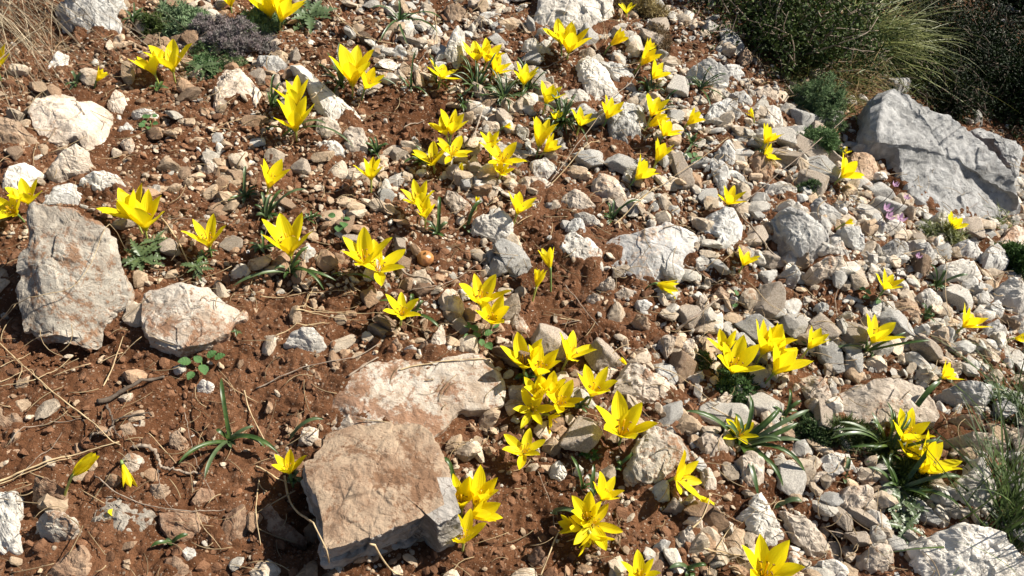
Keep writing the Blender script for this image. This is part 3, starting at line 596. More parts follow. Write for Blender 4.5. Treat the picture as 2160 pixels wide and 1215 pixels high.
# strap-leaf tufts: foot px, leaves with their tips px, random leaves (n, length px), width mm, label
TU = [
(722,188,'716,90 689,110 671,135 676,160 840,183 704,200',4,60,4.5,'long-leaved tuft under the tallest upper left flower'),
(841,52,'782,17 841,0 930,38 800,90 925,72 860,95',6,55,4.5,'dark leafy tuft without flowers near the top edge'),
(865,190,'879,104 870,150 840,160 905,205',4,35,3,'thin grassy tuft in the bare brown hollow'),
(921,178,'903,114 925,185 950,190',1,35,3.5,'few upright leaves under the flower lying on its side'),
(1003,193,'',12,80,4,'spreading dark tuft under the top centre flower clump'),
(1062,215,'',12,75,4,'dark tuft to the right of the spreading one below the clump'),
(1113,192,'1090,120 1100,140',9,60,4.5,'tuft under the lone flower right of the top centre clump'),
(1184,262,'1160,200 1175,190 1210,210 1240,300 1150,290',22,72,4.5,'densest dark green leaf tuft, upper centre'),
(1367,196,'1357,160 1370,150 1350,175',7,48,4,'upright leaves left of the rounded pitted boulder'),
(1395,235,'1430,190 1420,215',4,40,4,'short leaves between stacked flowers and grey rocks'),
(576,228,'580,156 592,173 564,195',4,45,4.5,'upright leaves left of the tall double flower'),
(612,282,'747,311 557,277 690,262',3,40,4.5,'low arching leaves at the foot of the tall double flower'),
(564,462,'597,400 647,400 540,452 552,405 575,410',6,55,5,'strap leaves below the flower leaning right, centre left'),
(521,418,'518,350 480,425 541,395',3,40,5,'small leaf tuft with a tall blade above the strap leaves'),
(654,466,'',6,36,3,'tiny tuft right of the strap leaves, centre left'),
(613,576,'490,605 709,592 683,611 651,521',5,45,5.5,'long low leaves at the foot of the largest single flower'),
(553,530,'',6,45,4.5,'short dark tuft left of the largest single flower'),
(728,585,'792,594',1,40,4,'single arching leaf below the pair by the brown bulb'),
(921,498,'927,414 899,466 945,470',2,30,6,'upright leaf tuft right below the central pair'),
(985,486,'1017,424',1,18,6,'curved leaf on the left of the rounded off-white rock'),
(870,665,'799,635 929,694 893,635 870,620',2,30,5,'leaves splayed under the lone flower on bare soil'),
(1287,466,'1294,421 1353,426 1280,428',4,40,4,'leaf tuft above the flat pale slab'),
(1457,308,'1470,290 1440,330',5,35,4,'green leaves among pale stones below the stacked flowers'),
(1475,192,'1530,210 1500,230',8,60,3.5,'trailing dark leaves below the pitted boulder'),
(792,326,'779,290 820,305 788,290',6,35,4.5,'dark tuft above the alone cup-shaped flower'),
(888,346,'851,346 875,308',4,35,4.5,'dark leaves left of the upper centre trio'),
(1600,322,'',7,42,4,'leaves beneath the two flowers on tan stones'),
(1826,742,'1963,718 1911,701 1752,735',4,40,4.5,'long thin leaves under the flower alone on the right'),
(1970,605,'2042,580 1960,558 1990,570',3,35,5,'leaf tuft with a long right-pointing blade on pale rocks'),
(1949,674,'1943,640 1963,645',4,30,5,'short tuft beside the bright white smooth stone'),
(1560,944,'1446,867 1581,833 1640,864 1645,861 1707,864 1683,892 1652,1027 1700,1002 1600,1051 1690,930',4,80,7,'big sprawling leaf rosette around a flower, lower right'),
(1637,1073,'1692,1058',1,20,6,'single leaf above the white rock with red veins'),
(1865,952,'1756,909 1752,926 1783,944 1825,975 1870,847 1838,868 1990,930 1770,890',12,95,4.5,'sprawling long-leaf tuft left of the lower right flower group'),
(1888,1040,'1984,919 2029,1009 2025,1071 1954,1033 1830,985 1860,960',5,70,6,'broad leaves in front of the lower right flower group'),
(1904,894,'1984,805',0,0,7,'one broad leaf crossing toward the blue-grey rock'),
(1776,1014,'1787,963',1,22,6,'single upright leaf beside the pale stones, lower right'),
(484,933,'467,798 377,978 536,899 560,944 432,1009 588,957 456,905',1,40,5.5,'star-shaped tuft of arching leaves on bare soil, lower left'),
(363,1148,'318,1154 397,1127',1,22,5,'small dark leaf pair near the bottom left'),
(609,924,'682,885',0,0,5,'single leaf above the square block\'s left corner'),
(622,1012,'606,1010 640,1022',3,28,5,'leaves between the flower and the square block'),
(951,1016,'934,964 938,985',2,24,5,'leaves at the square block\'s right side'),
(1249,1044,'1253,978 1240,1000',2,30,5,'upright leaves left of the petal heap'),
(1229,1038,'1204,961',1,30,4,'thin curved leaf left of the upright ones by the petal heap'),
(1305,990,'1341,952 1300,975',1,18,5,'little leaves on the half brown rock\'s left side'),
(1166,1080,'1218,1085',1,20,5.5,'leaf lying left of the petal heap'),
(1450,1208,'1412,1199 1490,1192',2,25,5,'leaves at the bottom edge, right of centre'),
(1222,862,'1245,838',2,30,5,'leaves under the dense cluster\'s right end'),
(166,182,'150,150 175,150',4,40,5,'leaves under the faded flower, upper left'),
(283,48,'',9,50,4,'green leaves near the top edge left of the grey cushion'),
(332,190,'',4,32,6,'dark short leaves under the upper left star'),
(1650,880,'1665,820 1690,845',3,50,5,'loose leaves between the rosette and the beige wedge'),
(1110,800,'1150,790 1085,800',3,35,5,'leaves at the foot of the cluster\'s top row'),
(975,225,'',5,40,3.5,'sparse leaves below the narrow upright stone'),
(430,545,'460,530 415,560',3,30,4.5,'leaves under the alone flower with a feathery weed'),
]
# ================================================================ landmarks used when a small stone is told apart by what lies beside it
LM = [(160,580,'the chunky cracked boulder'),(410,670,'the low soil-smeared slab'),(880,820,'the broad cream slab'),(800,1000,'the square brown block'),
(1370,525,'the flat pale slab'),(1035,475,'the rounded off-white rock'),(640,720,'the pyramid shaped rock'),(925,715,'the triangular shard'),(960,633,'the egg shaped stone'),
(215,380,'the cracked white oval stone'),(150,345,'the domed cracked rock'),(160,250,'the large cream slab'),(30,285,'the orange-brown wedge'),(250,20,'the big top left boulder'),
(500,190,'the rock by the green cushion'),(690,200,'the long white ledge'),(965,100,'the narrow upright stone'),(1200,30,'the large folded boulder'),(1255,165,'the long pale block'),
(1325,262,'the rust patched slab'),(1490,155,'the pitted boulder'),(1980,330,'the ridged boulder'),(1815,350,'the smooth tan stone'),(1690,490,'the angular grey block'),
(1960,635,'the bright white smooth stone'),(1910,655,'the leaf shaped tan stone'),(1715,830,'the smooth beige wedge'),(1870,850,'the wide pink-grey slab'),(2030,830,'the blue-grey rock'),
(2050,930,'the rock with grass shadows'),(2050,1030,'the bluish white rock'),(2030,1160,'the pink veined corner boulder'),(1845,1175,'the beige stone by the corner boulder'),(1600,1110,'the red-veined white rock'),
(1380,960,'the brown and white rock'),(1360,810,'the long oblong stone'),(1580,990,'the upright beige boulder'),(1525,490,'the grey rock with rusty hollow'),(1290,395,'the pinkish rectangular slab'),
(125,1110,'the brown rock with white end'),(265,1090,'the slab with the fallen petal'),(20,1100,'the tall white edge rock'),(495,1110,'the half-buried brown rock'),(25,890,'the brown rock at left edge'),
(897,543,'the round brown bulb'),(425,775,'the round-leaved weed'),(615,500,'the largest single flower'),(795,365,'the lone cup shaped flower'),(625,240,'the tall double flower'),(450,490,'the flower over the feathery weed'),
(1150,830,'the dense flower cluster'),(1320,880,'the big single flower'),(1245,1100,'the petal heap'),(485,930,'the star-shaped leaf tuft'),(1560,910,'the big leaf rosette'),(1184,262,'the densest dark leaf tuft'),
(1945,330,'the crest of the ridged boulder'),(1600,740,'the right-hand flower group'),(1855,700,'the flower over long thin leaves'),(1875,595,'the small flower by the tan leaf stone'),(2055,675,'the flower near the right edge'),
(1040,640,'the bowl shaped central flower'),(790,540,'the pair left of the bulb'),(950,260,'the upper centre pair'),(1060,340,'the three stacked flowers'),(755,150,'the tallest upper left flower'),(1150,550,'the long-stemmed pale flower'),
(1415,610,'the nodding flower'),(1240,720,'the spidery flower'),(1105,950,'the open star below the cluster'),(1585,540,'the small flower on pale stones'),(300,440,'the big double on the left'),(590,370,'the flower leaning over strap leaves')]
USED = {}
DIRW = ['right of', 'below and right of', 'below', 'below and left of', 'left of', 'above and left of', 'above', 'above and right of']
def where_label(head, px, py):
    ds = sorted(((math.hypot(px - a, py - b), n, a, b) for a, b, n in LM))
    for q in ('', '2nd'):
        for d, n, a, b in ds[:9]:
            if d < 18: continue
            k = int(((math.degrees(math.atan2(py - b, px - a)) + 382.5) % 360) // 45)
            dist = 'just ' if d < 60 else ('' if d < 130 else 'well ')
            lab = f"{head} {dist}{DIRW[k]} {n}"
            if len(lab.split()) > 16: continue
            if lab not in USED: USED[lab] = 1; return lab
    d, n, a, b = ds[0]; n2 = ds[1][1]
    lab = f"{head} between {n} and {n2}"
    if len(lab.split()) > 16 or lab in USED:
        lab = f"{head.split()[0]} {head.split()[-1]} {int(px)//120} near {n}"
    USED[lab] = 1; return lab

# ================================================================ height register, for things that lie on top of stones
GX0, GY0, GS, GN = -1.4, 0.0, .006, 800
HG = np.full((GN, GN), -9.0)
def reg(v):
    i = ((v[:, 0] - GX0) / GS).astype(int); j = ((v[:, 1] - GY0) / GS).astype(int)
    ok = (i >= 0) & (i < GN) & (j >= 0) & (j < GN)
    np.maximum.at(HG, (i[ok], j[ok]), v[ok, 2])
def top_z(x, y):
    i = int((x - GX0) / GS); j = int((y - GY0) / GS); b = G(x, y)
    if 1 <= i < GN - 1 and 1 <= j < GN - 1: return max(b, HG[i - 1:i + 2, j - 1:j + 2].max())
    return b
def on_top(px, py, lift=0.):
    h = 0.
    p = P(px, py, 0)
    for _ in range(6):
        t = top_z(p.x, p.y) - G(p.x, p.y); h = .5 * h + .5 * t
        p = P(px, py, h)
    p.z += lift; return p

# ================================================================ traced stones
def inpoly(px, py, poly):
    c = np.zeros(len(px), bool); n = len(poly)
    for k in range(n):
        x1, y1 = poly[k]; x2, y2 = poly[(k + 1) % n]
        if y1 == y2: continue
        c ^= ((y1 > py) != (y2 > py)) & (px < (x2 - x1) * (py - y1) / (y2 - y1) + x1)
    return c
POLYS = []
def shape_rock(H, mode, poly, seed, pw=None):
    r = np.random.default_rng(seed); H = H / 100. * (.78 if mode == 0 and H < 15 else 1)
    cen0 = poly.mean(0); sc = ppm(P(*cen0))
    # dense, slightly broken outline
    per = np.hypot(*(np.roll(poly, -1, 0) - poly).T).sum() / sc
    N = int(np.clip(per / .0028, 56, 300)); n = len(poly)
    seg = np.hypot(*(np.roll(poly, -1, 0) - poly).T); cum = np.concatenate([[0], np.cumsum(seg)]); s = np.linspace(0, cum[-1], N, endpoint=False)
    ex = np.vstack([poly, poly[:1]]); bx = np.interp(s, cum, ex[:, 0]); by = np.interp(s, cum, ex[:, 1])
    th = s / cum[-1] * 2 * math.pi; size_px = math.sqrt(abs(np.dot(poly[:, 0], np.roll(poly[:, 1], 1)) - np.dot(poly[:, 1], np.roll(poly[:, 0], 1))) / 2)
    cir = np.stack([np.cos(th), np.sin(th), th * 0], 1)
    amp = .014 * size_px
    bx += amp * fbm3(cir * 4, 4, seed); by += amp * fbm3(cir * 4 + 9, 4, seed + 5)
    # light rounding
    k = 1
    for _ in range(k):
        bx = (np.roll(bx, 1) + 2 * bx + np.roll(bx, -1)) / 4; by = (np.roll(by, 1) + 2 * by + np.roll(by, -1)) / 4
    t = (by - by.min()) / (by.max() - by.min() + 1e-6)
    w = {0: 1 - .85 * t, 1: 1 - .70 * t, 2: 1 - .10 * t, 3: 1 - .45 * t}[mode]
    if pw is not None: w = np.interp(s, cum, np.append(pw, pw[0]))
    B = unproj(bx, by, H * w); gz = base_z(B[:, 0], B[:, 1]); zt = B[:, 2]
    size = math.sqrt(size_px ** 2) / sc
    c = B.mean(0)
    A = np.stack([np.ones(N), B[:, 0] - c[0], B[:, 1] - c[1]], 1); co = np.linalg.lstsq(A, zt, rcond=None)[0]
    K = int(np.clip(size / .0042, 9, 44)); rings = []
    # cut planes give the top its facets
    ncut = r.integers(3, 6); cuts = []
    for _ in range(ncut):
        a = r.uniform(0, 2 * math.pi); cuts.append((math.cos(a), math.sin(a), r.uniform(.12, .55), r.uniform(.22, .5) * size * .5))
    if mode == 2: cuts = cuts[:1]
    if pw is not None: cuts = []
    def topz(x, y, tt):
        z = co[0] + co[1] * (x - c[0]) + co[2] * (y - c[1])
        bulge = (.10 if mode == 0 else .04) * H * (1 - tt ** 2.2)
        z = z + bulge
        for (ca, sa, sl, off) in cuts:
            dd = (x - c[0]) * ca + (y - c[1]) * sa - off
            z = z - np.maximum(0, dd) * sl
        e = np.clip((tt - (.93 if mode == 0 else .965)) / .07, 0, 1)
        return z - e ** 2 * (.14 * H if mode == 0 else .04 * H)
    for kk in range(1, K + 1):
        tt = (kk / K) ** .85
        x = c[0] + (B[:, 0] - c[0]) * tt; y = c[1] + (B[:, 1] - c[1]) * tt
        zz = topz(x, y, tt) if pw is None else (zt.mean() + .012) * (1 - tt) + zt * tt - .02 * max(0, (tt - .93) / .07) ** 2
        rings.append(np.stack([x, y, zz], 1))
    top_edge = rings[-1]
    Sd = int(np.clip((H + .02) / .0042, 5, 26))
    out = B[:, :2] - c[:2]; od = out / (np.linalg.norm(out, axis=1)[:, None] + 1e-9)
    fl = fbm3(cir * 1.6 + 4, 3, seed + 8)
    flare = (.08 if mode == 0 else .02) * H + .08 * H * fl
    zb = np.minimum(gz, top_edge[:, 2] - .004) - .02
    for kk in range(1, Sd + 1):
        u = kk / Sd; o = flare * math.sin(min(1, u * 1.4) * math.pi / 2) * 1.0 - .25 * H * max(0, u - .55)
        xy = top_edge[:, :2] + od * o[:, None]
        z = top_edge[:, 2] * (1 - u) + zb * u
        rings.append(np.stack([xy[:, 0], xy[:, 1], z], 1))
    V = np.concatenate([[[c[0], c[1], topz(np.array([c[0]]), np.array([c[1]]), 0)[0]]]] + rings)
    # displacement: facets, lumps, grain
    pp = V / max(size, .03)
    nc = 26; cc = V[r.integers(0, len(V), nc)] + r.normal(0, .05 * size, (nc, 3)); gv = r.normal(0, 1, (nc, 3))
    d2 = ((V[:, None] - cc[None]) ** 2).sum(-1); wgt = np.exp(-(d2 - d2.min(1)[:, None]) / (size * .036) ** 2)
    val = np.einsum('nk,nkd->nk', np.ones((len(V), nc)), V[:, None] - cc[None]) if False else ((V[:, None] - cc[None]) * gv[None]).sum(-1)
    fac = (wgt * val).sum(1) / wgt.sum(1)
    nrm = np.zeros_like(V); nrm[:, 2] = 1; side = 1 + K * N
    nrm[1 + (K - 1) * N:, :2] = np.tile(od, (Sd + 1, 1)); nrm[1 + (K - 1) * N:, 2] = .35
    ridged = np.abs(fbm3(pp * 3.2 + seed, 3, seed + 1))
    disp = .15 * np.clip(fac, -.2 * size, .2 * size) + size * (.018 * fbm3(pp * 2.2 + seed, 3, seed + 2) - .024 * ridged + .012)
    disp += .0024 * fbm3(V * 90 + seed, 4, seed + 3) - .0022 * np.maximum(0, .12 - np.abs(noise3(V * 45 + seed, seed + 4))) * 8
    if mode == 2 or mode == 1:
        disp *= np.where(np.arange(len(V)) < side - N, .55, 1.0)
        strat = noise3(np.stack([V[:, 0] * 12, V[:, 1] * 12, V[:, 2] * 110], 1), seed + 6)
        disp[side:] += .004 * strat[side:]
    if mode == 3 and pw is None: disp *= .5
    if pw is not None: disp *= .5
    if pw is not None:   # the ridged boulder: flutes running down its face
        gdir = V[:, 0] * .80 - V[:, 1] * .60
        disp += .006 * (np.abs(noise2(gdir * 19, V[:, 1] * 2.2 + V[:, 2] * 2, 31)) - .3) + .006 * np.abs(noise2(gdir * 62, V[:, 1] * 5, 32)) + .004 * noise3(V * 60, 33)
    dm = min(1., H / .04 + .25)
    V = V + nrm * (disp * dm)[:, None]
    tri = np.stack([np.zeros(N, int), 1 + np.arange(N), 1 + (np.arange(N) + 1) % N], 1)
    nr = len(rings); i, j = np.meshgrid(np.arange(nr - 1), np.arange(N), indexing='ij'); j2 = (j + 1) % N
    q = np.stack([1 + i * N + j, 1 + (i + 1) * N + j, 1 + (i + 1) * N + j2, 1 + i * N + j2], -1).reshape(-1, 4)
    ar = np.dot(B[:, 0], np.roll(B[:, 1], -1)) - np.dot(B[:, 1], np.roll(B[:, 0], -1))
    if ar < 0: tri = tri[:, ::-1]; q = q[:, ::-1]
    return V, tri, q, c, size, size_px, cen0, K, N
def rock(kind, H, mode, label, ptxt, seed):
    raw = [[float(a) for a in s.split(',')] for s in ptxt.split()]; pw = np.array([a[2] for a in raw]) if len(raw[0]) > 2 else None
    poly0 = np.array([a[:2] for a in raw]); POLYS.append(poly0); poly = poly0.copy()
    lo, hi = poly0.min(0), poly0.max(0)
    for it in range(3):            # so that the finished stone, sides and all, covers the outline that was traced
        V, tri, q, c, size, size_px, cen0, K, N = shape_rock(H, mode, poly, seed, pw)
        if it == 2 or mode == 2: break
        ok = V[:, 2] > base_z(V[:, 0], V[:, 1]) + .001; px, py, _ = proja(V[ok])
        a = np.array([px.min(), py.min()]); b = np.array([px.max(), py.max()])
        sc_ = np.clip((hi - lo) / (b - a), .6, 1.4); cn = (poly.min(0) + poly.max(0)) / 2
        poly = cn + (poly - cn) * sc_ + np.clip((hi + lo) / 2 - (cn + ((a + b) / 2 - cn)), -60, 60)
    cen0 = poly0.mean(0)
    reg(V)
    org = np.array([c[0], c[1], G(c[0], c[1])])
    nm = 'boulder' if size > .13 else 'stone'
    CW = {'grey': 'grey', 'white': 'off-white', 'cream': 'cream', 'tan': 'tan', 'rust': 'rusty', 'brown': 'brown', 'slate': 'grey', 'slab': 'cream', 'face': 'grey', 'plain': 'grey', 'block': 'brown'}[kind]
    if not label:
        asp = np.ptp(poly0[:, 0]) / max(1, np.ptp(poly0[:, 1]))
        sh = 'long' if asp > 1.7 else ('upright' if asp < .75 else 'angular')
        label = where_label(f"{'middling' if size_px > 45 else 'small'} {CW} {sh} stone", *cen0)
    USED[label] = 1
    me = mesh(nm, V - org, [tri, q], ROCK[kind], False)
    if mode == 2:      # the brown crust covers only the top: broken faces are grey
        me.materials.append(ROCK['face']); nq = len(q); mi = np.zeros(len(tri) + nq, np.int32); ring = np.arange(nq) // N; ang = np.arange(nq) % N
        fy_ = V[1 + (K - 1) * N:1 + K * N, 1][ang] - c[1]; fx_ = V[1 + (K - 1) * N:1 + K * N, 0][ang] - c[0]
        mi[len(tri):][(ring >= K - 1) & (fy_ < .02)] = 1; mi[len(tri):][(fx_ > .075) & (ring > K * .72) & (fy_ < .03)] = 1
        me.polygons.foreach_set('material_index', mi)
    put(nm, me, loc=org, label=label, cat='boulder' if nm == 'boulder' else 'stone', group='stones lying on the slope')
for k, (kd, H, mode, lab, po) in enumerate(RK): rock(kd, H, mode, lab, po, 100 + k * 17)
print('traced', len(RK))

# ================================================================ ground: one sheet
def axis(a, b, st, grow, lo, hi):
    mid = np.arange(a, b, st); o = [mid]
    up = []; x = mid[-1]; s = st
    while x < hi: s *= grow; x += s; up.append(x)
    dn = []; x = mid[0]; s = st
    while x > lo: s *= grow; x -= s; dn.append(x)
    return np.concatenate([dn[::-1], mid, up])
def soil_h(x, y):
    d = np.hypot(x - .2, y - 1.1); f = np.clip(1.6 - d * .3, 0, 1)
    c = np.abs(noise2(x * 28, y * 28, 1)) * .010 + np.abs(noise2(x * 70 + 3, y * 70, 2)) * .0060 + np.abs(noise2(x * 150, y * 150 + 9, 3)) * .0028
    c += .007 * noise2(x * 16, y * 16, 5) + .0012 * noise2(x * 330, y * 330, 4)
    b = np.zeros(x.shape)
    ii = ((x - GX0) / GS).astype(int); jj = ((y - GY0) / GS).astype(int); ok = (ii >= 0) & (ii < GN) & (jj >= 0) & (jj < GN)
    b[ok] = BANK[ii[ok], jj[ok]]
    for hx, hy, hr, hd in HOLL: c = c - hd * np.exp(-((x - hx) ** 2 + (y - hy) ** 2) / hr ** 2)
    return (c - .007) * f + b
gx, gy = np.meshgrid(GX0 + GS * np.arange(GN), GY0 + GS * np.arange(GN), indexing='ij')
occ = (HG > base_z(gx.ravel(), gy.ravel()).reshape(GN, GN) + .004).astype(float)
for _ in range(3):
    for ax in (0, 1): occ = sum(np.roll(occ, k, ax) for k in (-2, -1, 0, 1, 2)) / 5
BANK = .021 * np.interp(gx, [.7, 1.1], [1, .35]) * np.clip(occ, 0, .7) * (.7 + .5 * noise2(gx.ravel() * 22, gy.ravel() * 22, 77).reshape(GN, GN))
HOLL = []
for a, b, hr, hd in [(648,1040,.035,.05),(655,1110,.035,.05),(640,985,.02,.03),(110,742,.04,.035),(190,722,.04,.03),(45,640,.03,.03),(1300,582,.025,.03),(1310,1010,.025,.03),(1680,575,.04,.04),(1640,540,.03,.03),(790,665,.03,.02),(1040,520,.03,.02),(1750,1150,.04,.03),(1780,1110,.03,.03),(600,600,.03,.015)]:
    p_ = P(a, b, 0); HOLL.append((p_.x, p_.y, hr, hd))
xs = axis(-.95, 1.5, .0030, 1.022, -45, 60); ys = axis(.28, 1.75, .0030, 1.018, -40, 80)
X, Y = np.meshgrid(xs, ys); fx = X.ravel(); fy = Y.ravel()
Z = base_z(fx, fy) + soil_h(fx, fy)
nx, ny = len(xs), len(ys); i, j = np.meshgrid(np.arange(ny - 1), np.arange(nx - 1), indexing='ij')
q = np.stack([i * nx + j, i * nx + j + 1, (i + 1) * nx + j + 1, (i + 1) * nx + j], -1).reshape(-1, 4)
put('ground', mesh('ground', np.stack([fx, fy, Z], 1), q, SOIL), kind='structure', label='stony red-brown soil of the slope')
print('ground', nx * ny)

# ================================================================ loose stones and gravel
def ico(sub):
    t = (1 + 5 ** .5) / 2
    v = [(-1, t, 0), (1, t, 0), (-1, -t, 0), (1, -t, 0), (0, -1, t), (0, 1, t), (0, -1, -t), (0, 1, -t), (t, 0, -1), (t, 0, 1), (-t, 0, -1), (-t, 0, 1)]
    f = [(0, 11, 5), (0, 5, 1), (0, 1, 7), (0, 7, 10), (0, 10, 11), (1, 5, 9), (5, 11, 4), (11, 10, 2), (10, 7, 6), (7, 1, 8), (3, 9, 4), (3, 4, 2), (3, 2, 6), (3, 6, 8), (3, 8, 9), (4, 9, 5), (2, 4, 11), (6, 2, 10), (8, 6, 7), (9, 8, 1)]
    v = [np.array(a, float) / np.linalg.norm(a) for a in v]
    for _ in range(sub):
        m = {}; nf = []
        def mid(a, b):
            k = (min(a, b), max(a, b))
            if k not in m: c = v[a] + v[b]; v.append(c / np.linalg.norm(c)); m[k] = len(v) - 1
            return m[k]
        for a, b, c in f:
            ab, bc, ca = mid(a, b), mid(b, c), mid(c, a); nf += [(a, ab, ca), (b, bc, ab), (c, ca, bc), (ab, bc, ca)]
        f = nf
    return np.array(v), np.array(f)
ICO = {k: ico(k) for k in (1, 2, 4)}
def chunk(sub, seed, p=34, noise=.04):
    r = np.random.default_rng(seed); d, f = ICO[sub]
    n = r.normal(0, 1, (r.integers(7, 11), 3)); n /= np.linalg.norm(n, axis=1)[:, None]; n = np.vstack([n, -n[:4]])
    dd = r.uniform(.62, 1.0, len(n)); q = np.maximum(0, d @ n.T) / dd
    rad = 1 / ((q ** p).sum(1) ** (1 / p) + 1e-9); rad = np.minimum(rad, 1.45)
    v = d * rad[:, None]
    v = v * (1 + noise * fbm3(v * 1.7 + seed, 3, seed) + (noise * .45 * fbm3(v * 7 + seed, 3, seed + 3) if sub > 2 else 0))[:, None]
    return v * np.array([1, r.uniform(.68, .95), r.uniform(.34, .72)])
def bare(px, py):
    """how stony the slope is: 0 bare soil, 1 packed with stones"""
    d = np.full(len(px), .40)
    d += .55 * np.clip((px * .7 - py * .35 - 300) / 700, -.6, 1)
    for (a, b, rx, ry, k) in [(170,790,230,80,.75),(430,960,160,110,.25),(560,1140,120,80,.4),(1180,560,75,150,.9),(1200,500,60,90,.8),(850,250,110,50,.85),(300,1180,200,60,.2),(1190,680,90,40,.7),
        (1360,1100,110,80,.45),(1130,1110,110,110,.75),(1000,1170,110,60,.7),(1290,320,100,35,.7),(1740,640,70,30,.6),(650,1060,22,90,3.),(110,745,60,22,1.5),(1150,620,50,60,.6),(940,180,40,30,.4),(1225,540,30,30,.3),(1300,590,40,14,.8),(700,660,170,40,.6),(1320,700,110,40,.6),(620,850,50,40,.5),(740,60,110,50,.4),
        (520,800,100,60,.7),(1800,1080,60,30,.3),(590,340,50,40,.5),(100,30,120,60,.3),(1700,60,260,150,.9),(2050,150,230,150,2.0)]:
        d -= 1.3 * k * np.exp(-(((px - a) / rx) ** 2 + ((py - b) / ry) ** 2))
    d = d * (1 + .75 * noise2(px / 85, py / 55, 61) + .35 * noise2(px / 33, py / 24, 62))      # sorted into patches
    return np.clip(d, .05, 1.25)
def warm(px, py):   # 1 = soil-stained and brown (lower left), 0 = clean grey limestone (upper right)
    return np.clip(.5 - (px - 1050) / 1500 + (py - 500) / 1600, 0, 1)
def in_rocks(px, py, m=0):
    c = np.zeros(len(px), bool)
    for po in POLYS:
        lo = po.min(0) - 2; hi = po.max(0) + 2
        s = (px > lo[0]) & (px < hi[0]) & (py > lo[1]) & (py < hi[1])
        if s.any():
            pq = po.mean(0) + (po - po.mean(0)) * (1 + m); c[s] |= inpoly(px[s], py[s], pq)
    return c
def sample(n):
    x = rng.uniform(-1.7, 3.2, n); y = rng.uniform(-.12, 4.0, n); z = base_z(x, y)
    px, py, d = proja(np.stack([x, y, z], 1)); ok = (px > -420) & (px < 2560) & (py > -240) & (py < 1800)
    return x[ok], y[ok], px[ok], py[ok]
# individual loose stones
PROT = {k: [] for k in ('grey', 'white', 'cream', 'tan', 'brown')}
for ki, k in enumerate(PROT):
    for s in range(7): PROT[k].append(mesh('stone', chunk(4, 900 + ki * 31 + s), ICO[4][1], ROCK[k]))
x, y, px, py = sample(9000)
dn = bare(px, py); ok = (rng.random(len(x)) < dn * .9) & ~in_rocks(px, py, .10) & (px > -20) & (px < 2180) & (py > -15) & (py < 1230)
x, y, px, py = x[ok], y[ok], px[ok], py[ok]
taken = []; nst = 0
FEET = np.array([(f[0], f[1] + 22) for f in FL] + [(f[0], f[1]) for f in TU])
big = sorted((rng.pareto(2.1, 900) * .012 + .013).clip(.013, .036), reverse=True)
ii = 0
for rad in big:
    if nst >= 178: break
    for _ in range(25):
        ii = (ii + 1) % len(x)
        a, b = x[ii], y[ii]
        if px[ii] < 1050 and rad > .019: continue
        an_ = np.linspace(0, 5.5, 8); sp = np.stack([a + np.cos(an_) * rad, b + np.sin(an_) * rad, base_z(a + np.cos(an_) * rad, b + np.sin(an_) * rad)], 1); qx, qy, _q = proja(sp)
        if in_rocks(qx, qy).any() and rad > .015: continue
        if (np.hypot(FEET[:, 0] - px[ii], FEET[:, 1] - py[ii]) < rad * 900 + 12).any(): continue
        if all((a - c) ** 2 + (b - d) ** 2 > ((rad + e) * .92) ** 2 for c, d, e in taken): break
    else: continue
    taken.append((a, b, rad)); wv = warm(px[ii:ii + 1], py[ii:ii + 1])[0]; u = rng.random()
    if wv > .62: kd = 'brown' if u < .3 else ('tan' if u < .55 else 'cream')
    elif wv > .33: kd = 'cream' if u < .5 else ('white' if u < .75 else ('tan' if u < .86 else 'grey'))
    else: kd = 'grey' if u < .42 else ('white' if u < .72 else ('cream' if u < .97 else 'tan'))
    CW = {'grey': 'grey', 'white': 'off-white', 'cream': 'beige', 'tan': 'tan', 'brown': 'brown'}[kd]
    o = put('stone', random.choice(PROT[kd]), loc=(a, b, G(a, b) + rad * rng.uniform(.18, .42)),
            label=where_label(f"{'little' if rad < .016 else 'fist-sized' if rad > .026 else 'small'} {CW} loose stone".replace('fist-sized', 'chunky'), px[ii], py[ii]), cat='stone', group='stones lying on the slope')
    o.rotation_euler = (rng.uniform(-.45, .45), rng.uniform(-.45, .45), rng.uniform(0, 6.3)); o.scale = (rad * rng.uniform(.95, 1.25), rad * rng.uniform(.85, 1.1), rad * rng.uniform(.8, 1.2))
    nst += 1
    vv = np.array([(a + rad * .7 * math.cos(t) * q_, b + rad * .7 * math.sin(t) * q_, o.location.z + rad * .45) for t in np.linspace(0, 6.28, 12) for q_ in (.3, .7, 1.)]); reg(vv)
print('loose', nst)
GRAV = rock_mat('gravel_limestone', (.62, .60, .56), (.44, .41, .37), (.36, .24, .16), .60, .3, .62, tint=True, freq=1.6, bump=.9)
TC = {'grey': (.92, .91, .88), 'white': (1.06, 1.01, .92), 'cream': (.97, .83, .67), 'tan': (.88, .68, .49), 'brown': (.66, .45, .30), 'soil': (.33, .17, .095)}
